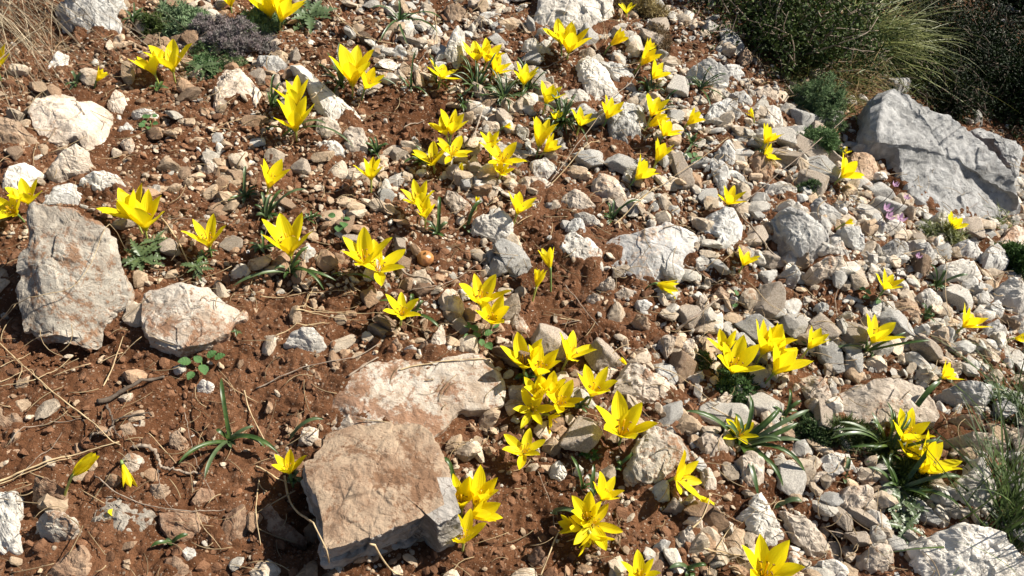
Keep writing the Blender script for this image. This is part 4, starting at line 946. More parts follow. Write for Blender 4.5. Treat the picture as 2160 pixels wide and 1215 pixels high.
def gravel(name, n, rlo, rhi, sub, alpha, cap, soil_part=0., kind='stuff', dens=1., mat=None):
    pro = [chunk(sub, 3000 + s, 60, .04) for s in range(16)]; F = ICO[sub][1]
    x, y, px, py = sample(n); dn = bare(px, py)
    dn = np.where(dn > .08, np.maximum(dn, np.where(px < 900, .75, .5)), dn) if name == 'fine_gravel' else dn
    ok = (rng.random(len(x)) < dn * dens) if not soil_part == 1 else (rng.random(len(x)) < .9)
    ok &= ~in_rocks(px, py, -.02); x, y, px, py = x[ok], y[ok], px[ok], py[ok]
    if len(x) > cap: x, y, px, py = x[:cap], y[:cap], px[:cap], py[:cap]
    m = len(x); rad = (rlo * (1 - rng.random(m)) ** (-1 / alpha)).clip(rlo, rhi)
    keep = np.ones(m, bool)
    if rlo > .003:
        for fx0, fy0 in FEET: keep &= (np.hypot(px - fx0, py - fy0) > 16) | (rad < .007)
        for c, d, e in taken: keep &= (x - c) ** 2 + (y - d) ** 2 > (e * .75) ** 2
        x, y, px, py, rad = x[keep], y[keep], px[keep], py[keep], rad[keep]; m = len(x)
    wv = warm(px, py) + rng.normal(0, .17, m)
    pi = rng.integers(0, 16, m); nv = len(pro[0])
    a = rng.uniform(0, 6.28, m); tx = rng.uniform(-.7, .7, m); ty = rng.uniform(-.7, .7, m)
    v = np.array(pro)[pi] * (rad[:, None] * rng.uniform(.8, 1.25, (m, 3)))[:, None]
    ca, sa = np.cos(tx)[:, None], np.sin(tx)[:, None]; v = np.stack([v[..., 0], v[..., 1] * ca - v[..., 2] * sa, v[..., 1] * sa + v[..., 2] * ca], -1)
    ca, sa = np.cos(ty)[:, None], np.sin(ty)[:, None]; v = np.stack([v[..., 0] * ca + v[..., 2] * sa, v[..., 1], -v[..., 0] * sa + v[..., 2] * ca], -1)
    ca, sa = np.cos(a)[:, None], np.sin(a)[:, None]; v = np.stack([v[..., 0] * ca - v[..., 1] * sa, v[..., 0] * sa + v[..., 1] * ca, v[..., 2]], -1)
    z = base_z(x, y) + soil_h(x, y) * .8 + rad * rng.uniform(-.05, .45, m)
    v += np.stack([x, y, z], 1)[:, None]
    names = ['grey', 'white', 'cream', 'tan', 'brown']; T = np.array([TC[k] for k in names])
    idx = np.where(wv < .3, rng.choice([0, 1, 2, 3], m, p=[.34, .20, .34, .12]), np.where(wv < .58, rng.choice([0, 1, 2, 3], m, p=[.14, .17, .44, .25]), rng.choice([1, 2, 3, 4], m, p=[.07, .22, .37, .34])))
    col = T[idx] * rng.uniform(.66, 1.15, (m, 1))
    if soil_part:
        s = rng.random(m) < soil_part; col[s] = np.array(TC['soil']) * rng.uniform(.7, 1.35, (s.sum(), 1))
    cols = np.repeat(col, nv, 0); fac = (F[None] + (np.arange(m) * nv)[:, None, None]).reshape(-1, 3)
    V = v.reshape(-1, 3); reg(V[::3])
    put(name, mesh(name, V, fac, mat or GRAV, False, cols), kind=kind, label={'gravel': 'angular limestone gravel covering the slope', 'fine_gravel': 'fine pale grit between the stones', 'soil_crumbs': 'crumbs of red-brown soil on bare patches'}[name])
    print(name, m)
gravel('gravel', 190000, .0060, .0210, 2, 1.6, 24000, dens=.37)
gravel('fine_gravel', 240000, .0021, .0060, 1, 1.8, 88000, dens=.85, soil_part=.12)
gravel('soil_crumbs', 120000, .0022, .0095, 1, 2.1, 44000, soil_part=1)

# ================================================================ flowers
def tepal_mesh(open_deg, wide, seed):
    r = np.random.default_rng(seed); n, m = 15, 9; t = np.linspace(0, 1, n); o = math.radians(open_deg)
    # angle away from the flower axis along the tepal
    ph = np.interp(t, [0, .12, .35, .75, 1], [o * .55, o * .95, o * 1.08, o * .95, o * (1.0 + r.uniform(-.1, .5))])
    ds = 1 / (n - 1); rr = np.concatenate([[0], np.cumsum(np.sin(ph[:-1]) * ds)]) + .03; zz = np.concatenate([[0], np.cumsum(np.cos(ph[:-1]) * ds)])
    wd = wide * (np.sin(np.pi * np.clip(t, 0, 1) ** 1.12) ** .80) * .5 + .040 * (1 - t) ** 2
    wd[-1] = .004; s = np.linspace(-1, 1, m)
    sx = s[None] * wd[:, None] * (1 + .05 * noise2(t * 6 + seed, t * 0, seed)[:, None] * 1.0)
    cup = (.30 * np.exp(-t * 1.2) + .12)[:, None] * (s[None] ** 2) * wd[:, None] * 1.3
    rip = .010 * np.sin(t[:, None] * 9 + seed) * s[None] ** 2 * np.sign(s[None]) - .018 * np.exp(-(s[None] * 5) ** 2) * np.sin(np.pi * t[:, None])
    twist = r.uniform(-.25, .25) * t[:, None] * sx
    nr = np.cos(ph)[:, None]; nz_ = -np.sin(ph)[:, None]                          # outward normal of the tepal in the r-z plane
    off = -(cup + rip) + twist
    Rr = rr[:, None] + off * nr; Zz = zz[:, None] + off * nz_
    v = np.stack([Rr + 0 * sx, sx, Zz], -1).reshape(-1, 3)
    i, j = np.meshgrid(np.arange(n - 1), np.arange(m - 1), indexing='ij')
    q = np.stack([i * m + j, i * m + j + 1, (i + 1) * m + j + 1, (i + 1) * m + j], -1).reshape(-1, 4)
    at = np.stack([np.repeat(t, m), np.tile(s * .5 + .5, n), np.zeros(n * m)], 1)
    return mesh('tepal', v, q, TEPAL, True, at)
TM = {}
def tepal_for(o):
    k = int(round(o / 7.)) * 7
    if k not in TM: TM[k] = [tepal_mesh(max(k, 5), w, 50 + k * 3 + q) for q, w in enumerate((.335, .285, .31, .37))]
    return TM[k]
def stamen_mesh(L):
    mb = MB(); p = curve([(.0, 0, 0), (.05, 0, .25), (.10, 0, L)], 6); v, q, t = tube_vf(p, .011, 5); mb.add(v, q, t)
    me = mb.mesh('stamen', FILA)
    d, f = ICO[1]; mb = MB(); v, q, t = tube_vf(p, .010, 5)
    a = d * np.array([.05, .018, .018]); ang = .5; ax = a[:, 0] * math.cos(ang) + a[:, 2] * math.sin(ang); az = -a[:, 0] * math.sin(ang) + a[:, 2] * math.cos(ang)
    V = np.vstack([v, np.stack([ax + p[-1][0], a[:, 1], az + p[-1][2]], 1)])
    me = mesh('stamen', V, [q, np.vstack([t, f + len(v)])], FILA); me.materials.append(ANTH)
    mi = np.zeros(len(me.polygons), np.int32); mi[len(q) + len(t):] = 1; me.polygons.foreach_set('material_index', mi); return me
ST = [stamen_mesh(.48), stamen_mesh(.42)]
PIST = None
def pist():
    v, q, t = tube_vf(curve([(0, 0, 0), (.01, 0, .3), (.02, .01, .58)], 6), np.array([.02, .013, .011, .011, .012, .02]), 6)
    return mesh('pistil', v, [q, t], FILA)
PIST = pist()
for k, (bx, by, L, ang, op, tau, lab) in enumerate(FL):
    r = np.random.default_rng(400 + k)
    hc = .025 if L > 40 else .018
    hc *= r.uniform(.75, 1.2)
    if 'on a bent stem' in lab or 'long green stem' in lab: hc = .045
    p = P(bx, by, hc); sc = ppm(p); Lm = L / sc * .98
    a = math.radians(ang); tt = math.radians(tau)
    axis_ = (RT * math.sin(a) + UP * math.cos(a)) * math.cos(tt) - fw * math.sin(tt); axis_.normalize()
    # ground foot under the cup, a little back along the lean
    fx_ = p.x - axis_.x * hc * .7; fy_ = p.y - axis_.y * hc * .7; foot = Vector((fx_, fy_, G(fx_, fy_) - .004))
    wilt = 'shrivel' in lab or 'faded' in lab
    look = 'closed' if op < 20 else 'cup-shaped' if op <= 32 else 'half-open' if op < 50 else 'wide open'
    if 'bud' in lab: look = 'tiny'
    txt = f"{look} yellow flower " + lab
    if any(w in lab for w in ('closed', 'open', 'cup', 'bowl', 'bud', 'wide')): txt = 'yellow flower ' + lab
    wds = txt.split()
    if len(wds) > 16: txt = 'yellow flower ' + lab
    assert len(txt.split()) <= 16 and txt not in USED, txt
    USED[txt] = 1
    root = empty('flower', foot, txt, 'flower', 'yellow flowers on the stony slope')
    rot = axis_.to_track_quat('Z', 'Y').to_matrix().to_4x4(); base = Matrix.Translation(p - foot) @ rot
    a0 = r.uniform(0, 60)
    for q_ in range(6):
        inner = q_ % 2
        o_ = op * (.86 if inner else 1.06) + r.uniform(-7, 7)
        me = tepal_for(max(5, min(o_, 80)))[int(r.integers(0, 4))]
        o = put('tepal', me, root); s = Lm * r.uniform(.90, 1.06)
        o.matrix_basis = base @ Matrix.Rotation(math.radians(a0 + q_ * 60 + r.uniform(-7, 7)), 4, 'Z') @ Matrix.Diagonal((s, s * (1.12 if inner else 1.0), s, 1))
        if wilt and op < 15: o.matrix_basis = o.matrix_basis @ Matrix.Diagonal((1, .55, r.uniform(.7, 1), 1))
    if L > 32 and op > 20:
        for q_ in range(6):
            o = put('stamen', ST[q_ % 2], root); s = Lm * .95
            o.matrix_basis = base @ Matrix.Rotation(math.radians(a0 + 30 + q_ * 60 + r.uniform(-12, 12)), 4, 'Z') @ Matrix.Rotation(math.radians(op * .18), 4, 'Y') @ Matrix.Scale(s, 4)
        o = put('pistil', PIST, root); o.matrix_basis = base @ Matrix.Scale(Lm, 4)
    c0 = foot - foot; c3 = (p - foot) + axis_ * Lm * .05
    pts = curve([c0, (c3 * .5) - axis_ * .004, c3 - axis_ * Lm * .10, c3], 9)
    rd = np.interp(np.linspace(0, 1, 9), [0, .6, .85, 1], [.0017, .0019, .0024, Lm * .055])
    v, q, t = tube_vf(pts, rd, 8)
    put('stem', mesh('stem', v, [q, t], STEMG if ('green stem' in lab or k % 3 == 0) else STEM), root)
print('flowers', len(FL))

# ================================================================ strap leaves
def ribbon(pts, w, fold=.35, tip=.25, upv=None):
    pts = np.asarray(pts, float); n = len(pts); t = np.gradient(pts, axis=0); t /= np.linalg.norm(t, axis=1)[:, None] + 1e-9
    up = np.array([0, 0, 1.]) if upv is None else np.asarray(upv, float)
    s = np.cross(t, up); s /= np.linalg.norm(s, axis=1)[:, None] + 1e-6; nn = np.cross(s, t)
    u = np.linspace(0, 1, n); wd = w * .5 * np.minimum(1, (u * 6 + .55)) * np.clip((1 - u) / tip, 0, 1) ** .6; wd[-1] = w * .03
    rows = np.stack([pts - s * wd[:, None] + nn * (wd * fold)[:, None], pts - s * (wd * .45)[:, None] + nn * (wd * .1)[:, None], pts, pts + s * (wd * .45)[:, None] + nn * (wd * .1)[:, None], pts + s * wd[:, None] + nn * (wd * fold)[:, None]], 1)
    v = rows.reshape(-1, 3); i, j = np.meshgrid(np.arange(n - 1), np.arange(4), indexing='ij')
    return v, np.stack([i * 5 + j, i * 5 + j + 1, (i + 1) * 5 + j + 1, (i + 1) * 5 + j], -1).reshape(-1, 4)
def strap(foot, tip, arch, w, r, n=12):
    f = np.array(foot); e = np.array(tip); m = (f + e) / 2; d = np.linalg.norm(e - f)
    side = np.cross(e - f, [0, 0, 1]) * r.uniform(-.12, .12)
    c1 = f + (e - f) * .3 + np.array([0, 0, arch * 1.1]) + side; c2 = f + (e - f) * .7 + np.array([0, 0, arch]) + side
    t = np.linspace(0, 1, n)[:, None]
    return (1 - t) ** 3 * f + 3 * (1 - t) ** 2 * t * c1 + 3 * (1 - t) * t * t * c2 + t ** 3 * e
for k, (bx, by, tips, nr_, ln, w, lab) in enumerate(TU):
    r = np.random.default_rng(700 + k); foot = P(bx, by, 0); foot.z += .004; sc = ppm(foot)
    assert len(lab.split()) >= 4 and lab not in USED, lab
    USED[lab] = 1
    root = empty('leaf_tuft', foot, lab, 'leaf tuft', 'strap-leaved tufts among the stones')
    F0 = np.array(foot)
    def addleaf(tip, arch, wd, mat):
        st = F0 + np.array([r.uniform(-.004, .004), r.uniform(-.004, .004), 0]); pts = strap(st, tip, arch, wd, r)
        v, q = ribbon(pts - F0, wd, r.uniform(.15, .6))
        put('leaf', mesh('leaf', v, q, mat), root)
    for s in tips.split():
        tx, ty = map(float, s.split(',')); g = P(tx, ty, 0); dg = (g - foot).length
        h = .005 + (.42 * dg if ty < by - 10 else .012); tp = P(tx, ty, h); d = (tp - foot).length
        addleaf(np.array(tp), d * r.uniform(.10, .30) + .006, w / 880 * r.uniform(.9, 1.15), LEAF if r.random() < .75 else LEAF2)
    for _ in range(int(nr_ * 2.2)):
        a = r.uniform(0, 6.28); d = ln / sc * r.uniform(.6, 1.15) * .8
        lift = r.uniform(.15, 1.0) * d
        tp = F0 + np.array([math.cos(a) * d * .85, math.sin(a) * d * .85, 0]); tp[2] = G(tp[0], tp[1]) + lift
        addleaf(tp, d * r.uniform(.12, .4), w / 920 * r.uniform(.75, 1.1), LEAF if r.random() < .7 else LEAF2)
print('tufts', len(TU))

# ================================================================ broad and feathery weeds
def leaf_blade(L, W, serr, seed, lobes=0):
    r = np.random.default_rng(seed); n, m = 19, 7; t = np.linspace(0, 1, n)
    wd = W * .5 * np.sin(np.pi * np.clip(t * .97 + .03, 0, 1) ** .75) ** .8
    if lobes: wd = wd * (.28 + .72 * np.abs(np.sin(np.pi * lobes * t)) ** .7)
    elif serr: wd = wd * (1 - serr * (np.arange(n) % 2))
    wd[0] = wd[-1] = W * .02; s = np.linspace(-1, 1, m)
    y = s[None] * wd[:, None]; x = L * t[:, None] + (abs(s[None]) * wd[:, None] * .25)
    z = -.35 * L * t[:, None] ** 2 * r.uniform(.2, 1) + .22 * np.abs(y) + .03 * W * np.sin(t[:, None] * 26) * np.abs(s[None])
    v = np.stack([x + 0 * y, y, z + 0 * y], -1).reshape(-1, 3); i, j = np.meshgrid(np.arange(n - 1), np.arange(m - 1), indexing='ij')
    return mesh('leaf', v, np.stack([i * m + j, i * m + j + 1, (i + 1) * m + j + 1, (i + 1) * m + j], -1).reshape(-1, 4), None, True)
ROUND = [leaf_blade(1, .85, .10, s) for s in (1, 2, 3)]; [m_.materials.append(WEED) for m_ in ROUND]
FEAT = [leaf_blade(1, .42, 0, s, 6) for s in (4, 5, 6)]; [m_.materials.append(LEAF2) for m_ in FEAT]
def weed(px, py, kind, n, ln_px, lab, spots=None):
    r = np.random.default_rng(int(px * 7 + py)); foot = P(px, py, 0); sc = ppm(foot); assert lab not in USED; USED[lab] = 1
    root = empty('weed', foot, lab, 'weed', 'small weeds among the stones')
    src = ROUND if kind == 'round' else FEAT
    for q_ in range(n):
        o = put('leaf', src[int(r.integers(0, 3))], root); L = ln_px / sc * r.uniform(.75, 1.15)
        if spots:
            g = P(spots[q_][0], spots[q_][1], .012) - foot; a = math.atan2(g.y, g.x)
            o.location = (g.x - math.cos(a) * L * .5, g.y - math.sin(a) * L * .5, g.z + .004)
        else:
            a = 6.28 * q_ / n + r.uniform(-.35, .35); d = 0 if kind != 'round' else L * r.uniform(.0, .9)
            o.location = (math.cos(a) * d, math.sin(a) * d, .006 + r.uniform(0, .014))
        o.rotation_euler = (r.uniform(-.35, .35), -r.uniform(.02, .55), a); o.scale = (L, L, L)
    v, q, t = tube_vf(curve([(0, 0, -.004), (.001, 0, .006), (0, .002, .014)], 5), .0012, 6); put('stem', mesh('stem', v, [q, t], STEMG), root)
weed(425, 775, 'round', 6, 26, 'weed with bright rounded toothed leaves on soil below the low slab', [(390,768),(403,795),(465,757),(430,782),(418,762),(448,752)])
weed(1010, 715, 'round', 8, 20, 'toothed weed under the bowl shaped flower in the centre', [(985,718),(1003,713),(1028,706),(1045,690),(1030,735),(985,690),(1015,725),(1000,695)])
weed(720, 470, 'round', 4, 20, 'few rounded grey-green leaves on stones in the centre left', [(715,487),(732,465),(700,458),(725,480)])
weed(1548, 640, 'round', 3, 14, 'tiny rounded green seedling beside the tan stone, right of centre')
weed(1850, 630, 'round', 4, 15, 'rounded green leaves beneath the small flower on the right', [(1828,620),(1850,637),(1818,612),(1825,630)])
weed(1680, 716, 'round', 6, 16, 'dull green clover-like weed between the right-hand flowers')
weed(1222, 930, 'round', 5, 13, 'bright little clover left of the big single flower')
weed(318, 268, 'round', 7, 13, 'small bright green weed right of the large cream slab')
weed(1465, 345, 'round', 6, 16, 'green weed among white stones right of the rust patched slab')
weed(300, 555, 'feather', 14, 48, 'feathery grey-green weed under the big double flower on the left')
weed(330, 520, 'feather', 9, 34, 'smaller feathery weed just above the one beside the chunky boulder')
weed(418, 575, 'feather', 11, 32, 'feathery weed below the lone flower, left middle')
weed(655, 45, 'feather', 12, 55, 'ferny grey-green weed right of the large top left pair')
weed(430, 155, 'feather', 30, 34, 'small round green cushion of fine leaves, upper left')
weed(1895, 1065, 'feather', 22, 48, 'crumpled grey-green weed in front of the lower right tuft')
weed(1900, 1120, 'feather', 9, 46, 'dark toothed leaves above the smooth beige stone, lower right')
weed(2110, 850, 'feather', 16, 48, 'dark green weed at the right edge near the blue-grey rock')
weed(500, 712, 'feather', 5, 18, 'thin sprig growing at the right end of the low slab')
weed(330, 645, 'feather', 5, 16, 'little dry blue-grey sprig on the low slab')

def cushion(name, px, py, rx, ry, hgt, n, L, W, mat, tint, lab, cat, seed, up=.5):
    r = np.random.default_rng(seed); c = P(px, py, 0); sc = ppm(c); assert lab not in USED; USED[lab] = 1
    mb = MB(); a = rx / sc; b = ry / sc * 1.5
    th = r.uniform(0, 6.28, n); rr = np.sqrt(r.random(n)); lump = .75 + .45 * noise2(np.cos(th) * 1.7 + seed, np.sin(th) * 1.7, seed)
    rr = rr * lump
    x = np.cos(th) * rr * a; y = np.sin(th) * rr * b; z = base_z(c.x + x, c.y + y) - c.z + hgt * np.clip(1 - rr ** 2, 0, 1) * r.uniform(.1, 1, n) * (.8 + .5 * noise2(x * 60, y * 60, seed))
    for _ in range(7):
        az = r.uniform(0, 6.28, n); el = r.uniform(-.1, 1.3, n) * up * 2; l = L * r.uniform(.6, 1.3, n)
        d = np.stack([np.cos(az) * np.cos(el), np.sin(az) * np.cos(el), np.sin(el)], 1); s = np.stack([-np.sin(az), np.cos(az), r.uniform(-.4, .4, n)], 1) * W * .5
        p0 = np.stack([x, y, z], 1); m_ = p0 + d * (l * .55)[:, None]; e = p0 + d * l[:, None] - np.array([0, 0, 1]) * (l * .12)[:, None]
        v = np.stack([p0, m_ - s, e, m_ + s], 1).reshape(-1, 3); k = np.arange(n)[:, None] * 4
        tn = np.array(tint)[None] * r.uniform(.6, 1.4, (n, 1)); mb.add(v, k + np.array([[0, 1, 2, 3]]), c=np.repeat(tn, 4, 0))
    root = empty(name, c, lab, cat)
    put('foliage', mb.mesh('foliage', mat, False), root)
    mb = MB()
    for q_ in range(26):
        a_ = r.uniform(0, 6.28); e = np.array([math.cos(a_) * a * r.uniform(.3, .9), math.sin(a_) * b * r.uniform(.3, .9), 0]); e[2] = hgt * r.uniform(.2, .7) + base_z(c.x + e[0], c.y + e[1]) - c.z
        v, q, t = tube_vf(curve([(e[0] * .1, e[1] * .1, -.005), e * .5 + r.normal(0, .006, 3), e], 7), np.linspace(.0013, .0005, 7), 5); mb.add(v, q, t)
    put('branch', mb.mesh('branch', BARK), root)
cushion('cushion_plant', 385, 55, 85, 38, .045, 700, .016, .003, SAGE, (1.1, 1.25, 1.05), 'grey-green leafy cushion plant near the top left dry cushion', 'plant', 1, .6)
cushion('cushion_plant', 482, 82, 118, 52, .05, 2600, .009, .0017, SAGE, (1.55, 1.08, 1.7), 'dried grey-purple cushion plant spreading across the upper left', 'plant', 2, .7)
cushion('cushion_plant', 455, 118, 60, 26, .022, 260, .012, .0022, SAGE, (.8, .95, .65), 'sparse green sprigs in front of the dried grey-purple cushion', 'plant', 16, .6)
cushion('cushion_plant', 330, 62, 50, 24, .03, 260, .016, .0020, GRASS, (.6, .75, .5), 'thin grassy patch right of the big top left boulder', 'plant', 17, .6)
cushion('cushion_plant', 1790, 925, 85, 30, .03, 420, .026, .0016, GRASS, (.5, .62, .4), 'fine green blades among the long-leaf tuft, lower right', 'plant', 18, .7)
cushion('cushion_plant', 1900, 1010, 60, 40, .03, 300, .024, .0018, GRASS, (.45, .6, .38), 'fine green blades below the lower right flower group', 'plant', 19, .7)
cushion('cushion_plant', 548, 62, 50, 40, .045, 420, .015, .0025, SAGE, (1.1, 1.3, .95), 'small spiky grey-green cushion below the top left pair', 'plant', 3, .7)
cushion('cushion_plant', 432, 150, 44, 26, .026, 260, .011, .0022, SAGE, (.55, .85, .5), 'dense low green mat hugging the pale rock, upper left', 'plant', 4, .6)
cushion('cushion_plant', 1722, 235, 78, 48, .09, 1100, .012, .0024, SAGE, (.72, .88, .62), 'large fine-leaved grey-green cushion left of the very large boulder', 'plant', 5, .6)
cushion('cushion_plant', 1728, 315, 62, 36, .06, 700, .012, .0026, SAGE, (.62, .85, .5), 'lower green cushion just below the large fine-leaved one', 'plant', 6, .6)
cushion('cushion_plant', 1548, 820, 62, 42, .030, 520, .009, .0030, SAGE, (.33, .50, .25), 'dark green small-leaved mat below the right-hand flower group', 'plant', 7, .5)
cushion('cushion_plant', 1480, 765, 34, 18, .02, 180, .008, .0020, SAGE, (.45, .55, .3), 'thin olive mat between pebbles left of the right-hand group', 'plant', 8, .5)
cushion('cushion_plant', 1715, 915, 62, 30, .025, 420, .010, .0020, SAGE, (.36, .48, .26), 'dark grassy mat right of the big leaf rosette', 'plant', 9, .5)
cushion('cushion_plant', 1985, 505, 60, 20, .04, 260, .020, .0016, GRASS, (1, 1, .7), 'tangle of fine yellow-green grass among rocks at the right', 'plant', 10, .4)
cushion('cushion_plant', 1700, 405, 40, 20, .03, 220, .010, .0024, SAGE, (.45, .6, .35), 'little dark green cushion above the angular grey block', 'plant', 11, .6)
cushion('cushion_plant', 2130, 560, 34, 60, .06, 500, .013, .0034, SAGE, (.35, .55, .2), 'green leafy plant at the right edge beside grey rocks', 'plant', 12, .6)
cushion('cushion_plant', 1240, 960, 22, 10, .012, 60, .007, .003, SAGE, (.6, 1, .4), 'tiny green clump on soil left of the half brown rock', 'plant', 13, .5)
cushion('cushion_plant', 1350, 25, 70, 24, .06, 380, .020, .0014, STRAW, (.75, .75, .5), 'sparse dry olive tuft behind the tiny top edge flower', 'plant', 14, .7)
cushion('cushion_plant', 1385, 90, 40, 26, .05, 260, .012, .0014, STRAW, (.45, .40, .33), 'brown dead twiggy cushion left of the dark shrub', 'plant', 15, .7)

# ================================================================ shrubs and grass tussocks
def shrub(px, py, rad, hgt, n, L, tint, lab, seed, mat=DARKL, flat=1.):
    r = np.random.default_rng(seed); c = P(px, py, 0); assert lab not in USED; USED[lab] = 1
    root = empty('shrub', c, lab, 'shrub', 'shrubs at the upper right')
    tw = MB(); ends = []
    for q_ in range(46):
        a = r.uniform(0, 6.28); el = r.uniform(.1, 1.4); l = r.uniform(.55, 1.05)
        e = np.array([math.cos(a) * math.cos(el) * rad * l, math.sin(a) * math.cos(el) * rad * l, math.sin(el) * hgt * l]); m1 = e * .45 + r.normal(0, .08 * rad, 3)
        p = curve([(0, 0, -.01), m1, e], 12); v, q, t = tube_vf(p, np.linspace(.004, .0012, 12), 5); tw.add(v, q, t)
        ends.append(p[4:])
        for _ in range(5):
            s = p[int(r.integers(4, 12))]; e2 = s + r.normal(0, .17 * rad, 3) + np.array([0, 0, .03 * hgt]); p2 = curve([s, (s + e2) / 2 + r.normal(0, .03 * rad, 3), e2], 8)
            v, q, t = tube_vf(p2, np.linspace(.0018, .0009, 8), 4); tw.add(v, q, t); ends.append(p2[1:]); 
    E = np.concatenate(ends); E = E[E[:, 2] > -.01]; pk = E[r.integers(0, len(E), n)]; pc = pk + r.normal(0, .026 * rad / .25, (n, 3)); pc[:, 2] = np.maximum(pc[:, 2], .002)
    az = r.uniform(0, 6.28, n); el = r.uniform(-.5, 1.2, n); l = L * r.uniform(.5, 1.35, n)
    d = np.stack([np.cos(az) * np.cos(el), np.sin(az) * np.cos(el), np.sin(el)], 1); s = np.cross(d, r.normal(0, 1, (n, 3))); s /= np.linalg.norm(s, axis=1)[:, None]; s *= (l * .26)[:, None]
    nrm = np.cross(d, s); m_ = pc + d * (l * .45)[:, None]; e = pc + d * l[:, None]; m2 = m_ - nrm * .25
    v = np.stack([pc, m_ - s, e, m_ + s, m2], 1).reshape(-1, 3); k = np.arange(n)[:, None] * 5
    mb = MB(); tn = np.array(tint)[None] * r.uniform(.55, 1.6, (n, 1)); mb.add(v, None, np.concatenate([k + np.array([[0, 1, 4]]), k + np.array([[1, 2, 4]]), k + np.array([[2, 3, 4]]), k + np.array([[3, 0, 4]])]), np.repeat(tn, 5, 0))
    put('foliage', mb.mesh('foliage', mat, False), root); put('branch', tw.mesh('branch', TWIG if tint[0] > 1 else BARK), root)  # low-tint shrubs take darker twigs, part of the shade put into their colour
shrub(1640, 95, .27, .22, 12000, .012, (1.35, 1.25, .95), 'dark small-leaved shrub above the pale stones, left of the grass', 21)
shrub(1520, -10, .22, .16, 8000, .009, (1.6, 1.3, 1.1), 'low dark shrub cropped by the top edge, furthest left', 22)
shrub(1770, -20, .30, .24, 11000, .012, (1.3, 1.2, .95), 'dark shrub cropped by the top edge behind the grass tussock', 23)
shrub(1960, 130, .26, .16, 16000, .010, (.32, .36, .25), 'shaded dark shrub just above the very large ridged boulder', 28)  # leaf tint lowered: the corner's shade is put into the colour
shrub(2050, 150, .26, .20, 18000, .010, (.32, .36, .25), 'shaded dark shrub behind the right half of the ridged boulder', 24)  # shade put into the leaf tint here too
shrub(2140, 235, .26, .22, 18000, .011, (.32, .4, .25), 'shaded leafy shrub at the right edge above the rough boulder', 25)  # low leaf tint stands in for shade at the edge
shrub(2140, 20, .36, .42, 24000, .012, (.25, .3, .2), 'tall dark shrub filling the upper right corner', 26)  # lowest leaf tint: the near-black corner shade is painted into the leaves
shrub(1940, -40, .32, .34, 20000, .011, (.45, .5, .35), 'dark shrub behind the long grass at the top edge', 27)  # leaf tint darkened to carry shade, less than in the corner
shrub(1770, 130, .16, .10, 8000, .010, (1.2, 1.15, .85), 'low dark shrub under the pale tussock, beside the dry grass', 42)
shrub(1990, 215, .17, .09, 9000, .009, (.32, .36, .25), 'low shaded shrub hugging the crest of the very large boulder', 40)  # same shade-darkened leaf tint as the shrubs behind the boulder
shrub(1880, 150, .15, .09, 7000, .009, (1.3, 1.3, .9), 'low olive shrub between the pale tussock and the ridged boulder', 41)
shrub(2420, 60, .42, .85, 22000, .02, (.8, .9, .7), 'tall shrub standing past the right edge that shades the corner', 29)
shrub(2330, -140, .45, .85, 22000, .02, (.8, .9, .7), 'tall shrub past the corner, behind all the others', 30)
def tussock(px, py, n, ln, wd, dirv, spread, mat, tint, lab, seed, foot_r=.03, droop=.6, name='grass_tussock', cat='grass', h0=0., lift=.6):
    r = np.random.default_rng(seed); c = P(px, py, 0); assert lab not in USED; USED[lab] = 1
    mb = MB(); m = 9; t = np.linspace(0, 1, m)
    for _ in range(n):
        f = np.array([r.normal(0, foot_r), r.normal(0, foot_r), h0 * r.random()]); a = math.atan2(dirv[1], dirv[0]) + r.normal(0, spread); l = ln * r.uniform(.45, 1.15)
        el = r.uniform(.25, 1.25) * lift * 1.4; h = math.cos(el) * l; up = math.sin(el) * l; dr = droop * l * r.uniform(.4, 1.2)
        x = f[0] + math.cos(a) * h * t; y = f[1] + math.sin(a) * h * t; z = f[2] + up * t - dr * t ** 2.2
        z = np.maximum(z, base_z(c.x + x, c.y + y) - c.z + .003)
        sd_ = r.normal(0, .02, 2) * l; x = x + sd_[0] * np.sin(t * 5); y = y + sd_[1] * np.sin(t * 5)
        w = wd * r.uniform(.6, 1.3) * np.clip((1.02 - t) / .5, 0.08, 1) * .5; ro = r.uniform(-1, 1)
        s = np.array([-math.sin(a), math.cos(a), ro]); s /= np.linalg.norm(s)
        p = np.stack([x, y, z], 1); v = np.stack([p - s * w[:, None], p + s * w[:, None]], 1).reshape(-1, 3); i = np.arange(m - 1)[:, None] * 2
        mb.add(v, i + np.array([[0, 1, 3, 2]]), c=np.array(tint) * r.uniform(.6, 1.35))
    root = empty(name, c, lab, cat); put('foliage', mb.mesh('foliage', mat, True), root)
tussock(1790, 95, 620, .36, .0026, (1, .15), .55, GRASS, (1.45, 1.4, 1.15), 'big pale green grass tussock sweeping right over the shaded boulder', 31, .045, .55)
tussock(1760, 165, 420, .20, .0016, (.3, -.6), 1.6, STRAW, (.50, .46, .30), 'brown dry grass at the foot of the pale green tussock', 32, .05, .5)
tussock(1735, 190, 260, .17, .0016, (-.2, -.6), 1.5, GRASS, (.95, .95, .6), 'green and straw coloured grass reaching down to the fine-leaved cushion', 43, .06, .5)
tussock(1850, 170, 120, .15, .0016, (.4, .2), 1.6, GRASS, (.6, .7, .4), 'short olive grass right above the very large boulder\'s crest', 33, .04, .5)
tussock(2150, 1120, 240, .26, .0026, (-.1, .5), .8, GRASS, (.55, .75, .5), 'tall dark green grass tussock at the lower right edge', 34, .035, .35, lift=.95)
tussock(2160, 900, 120, .20, .0022, (-.3, .5), 1.0, GRASS, (.5, .65, .42), 'thin dark grass at the right edge below the weed', 35, .03, .4, lift=.8)
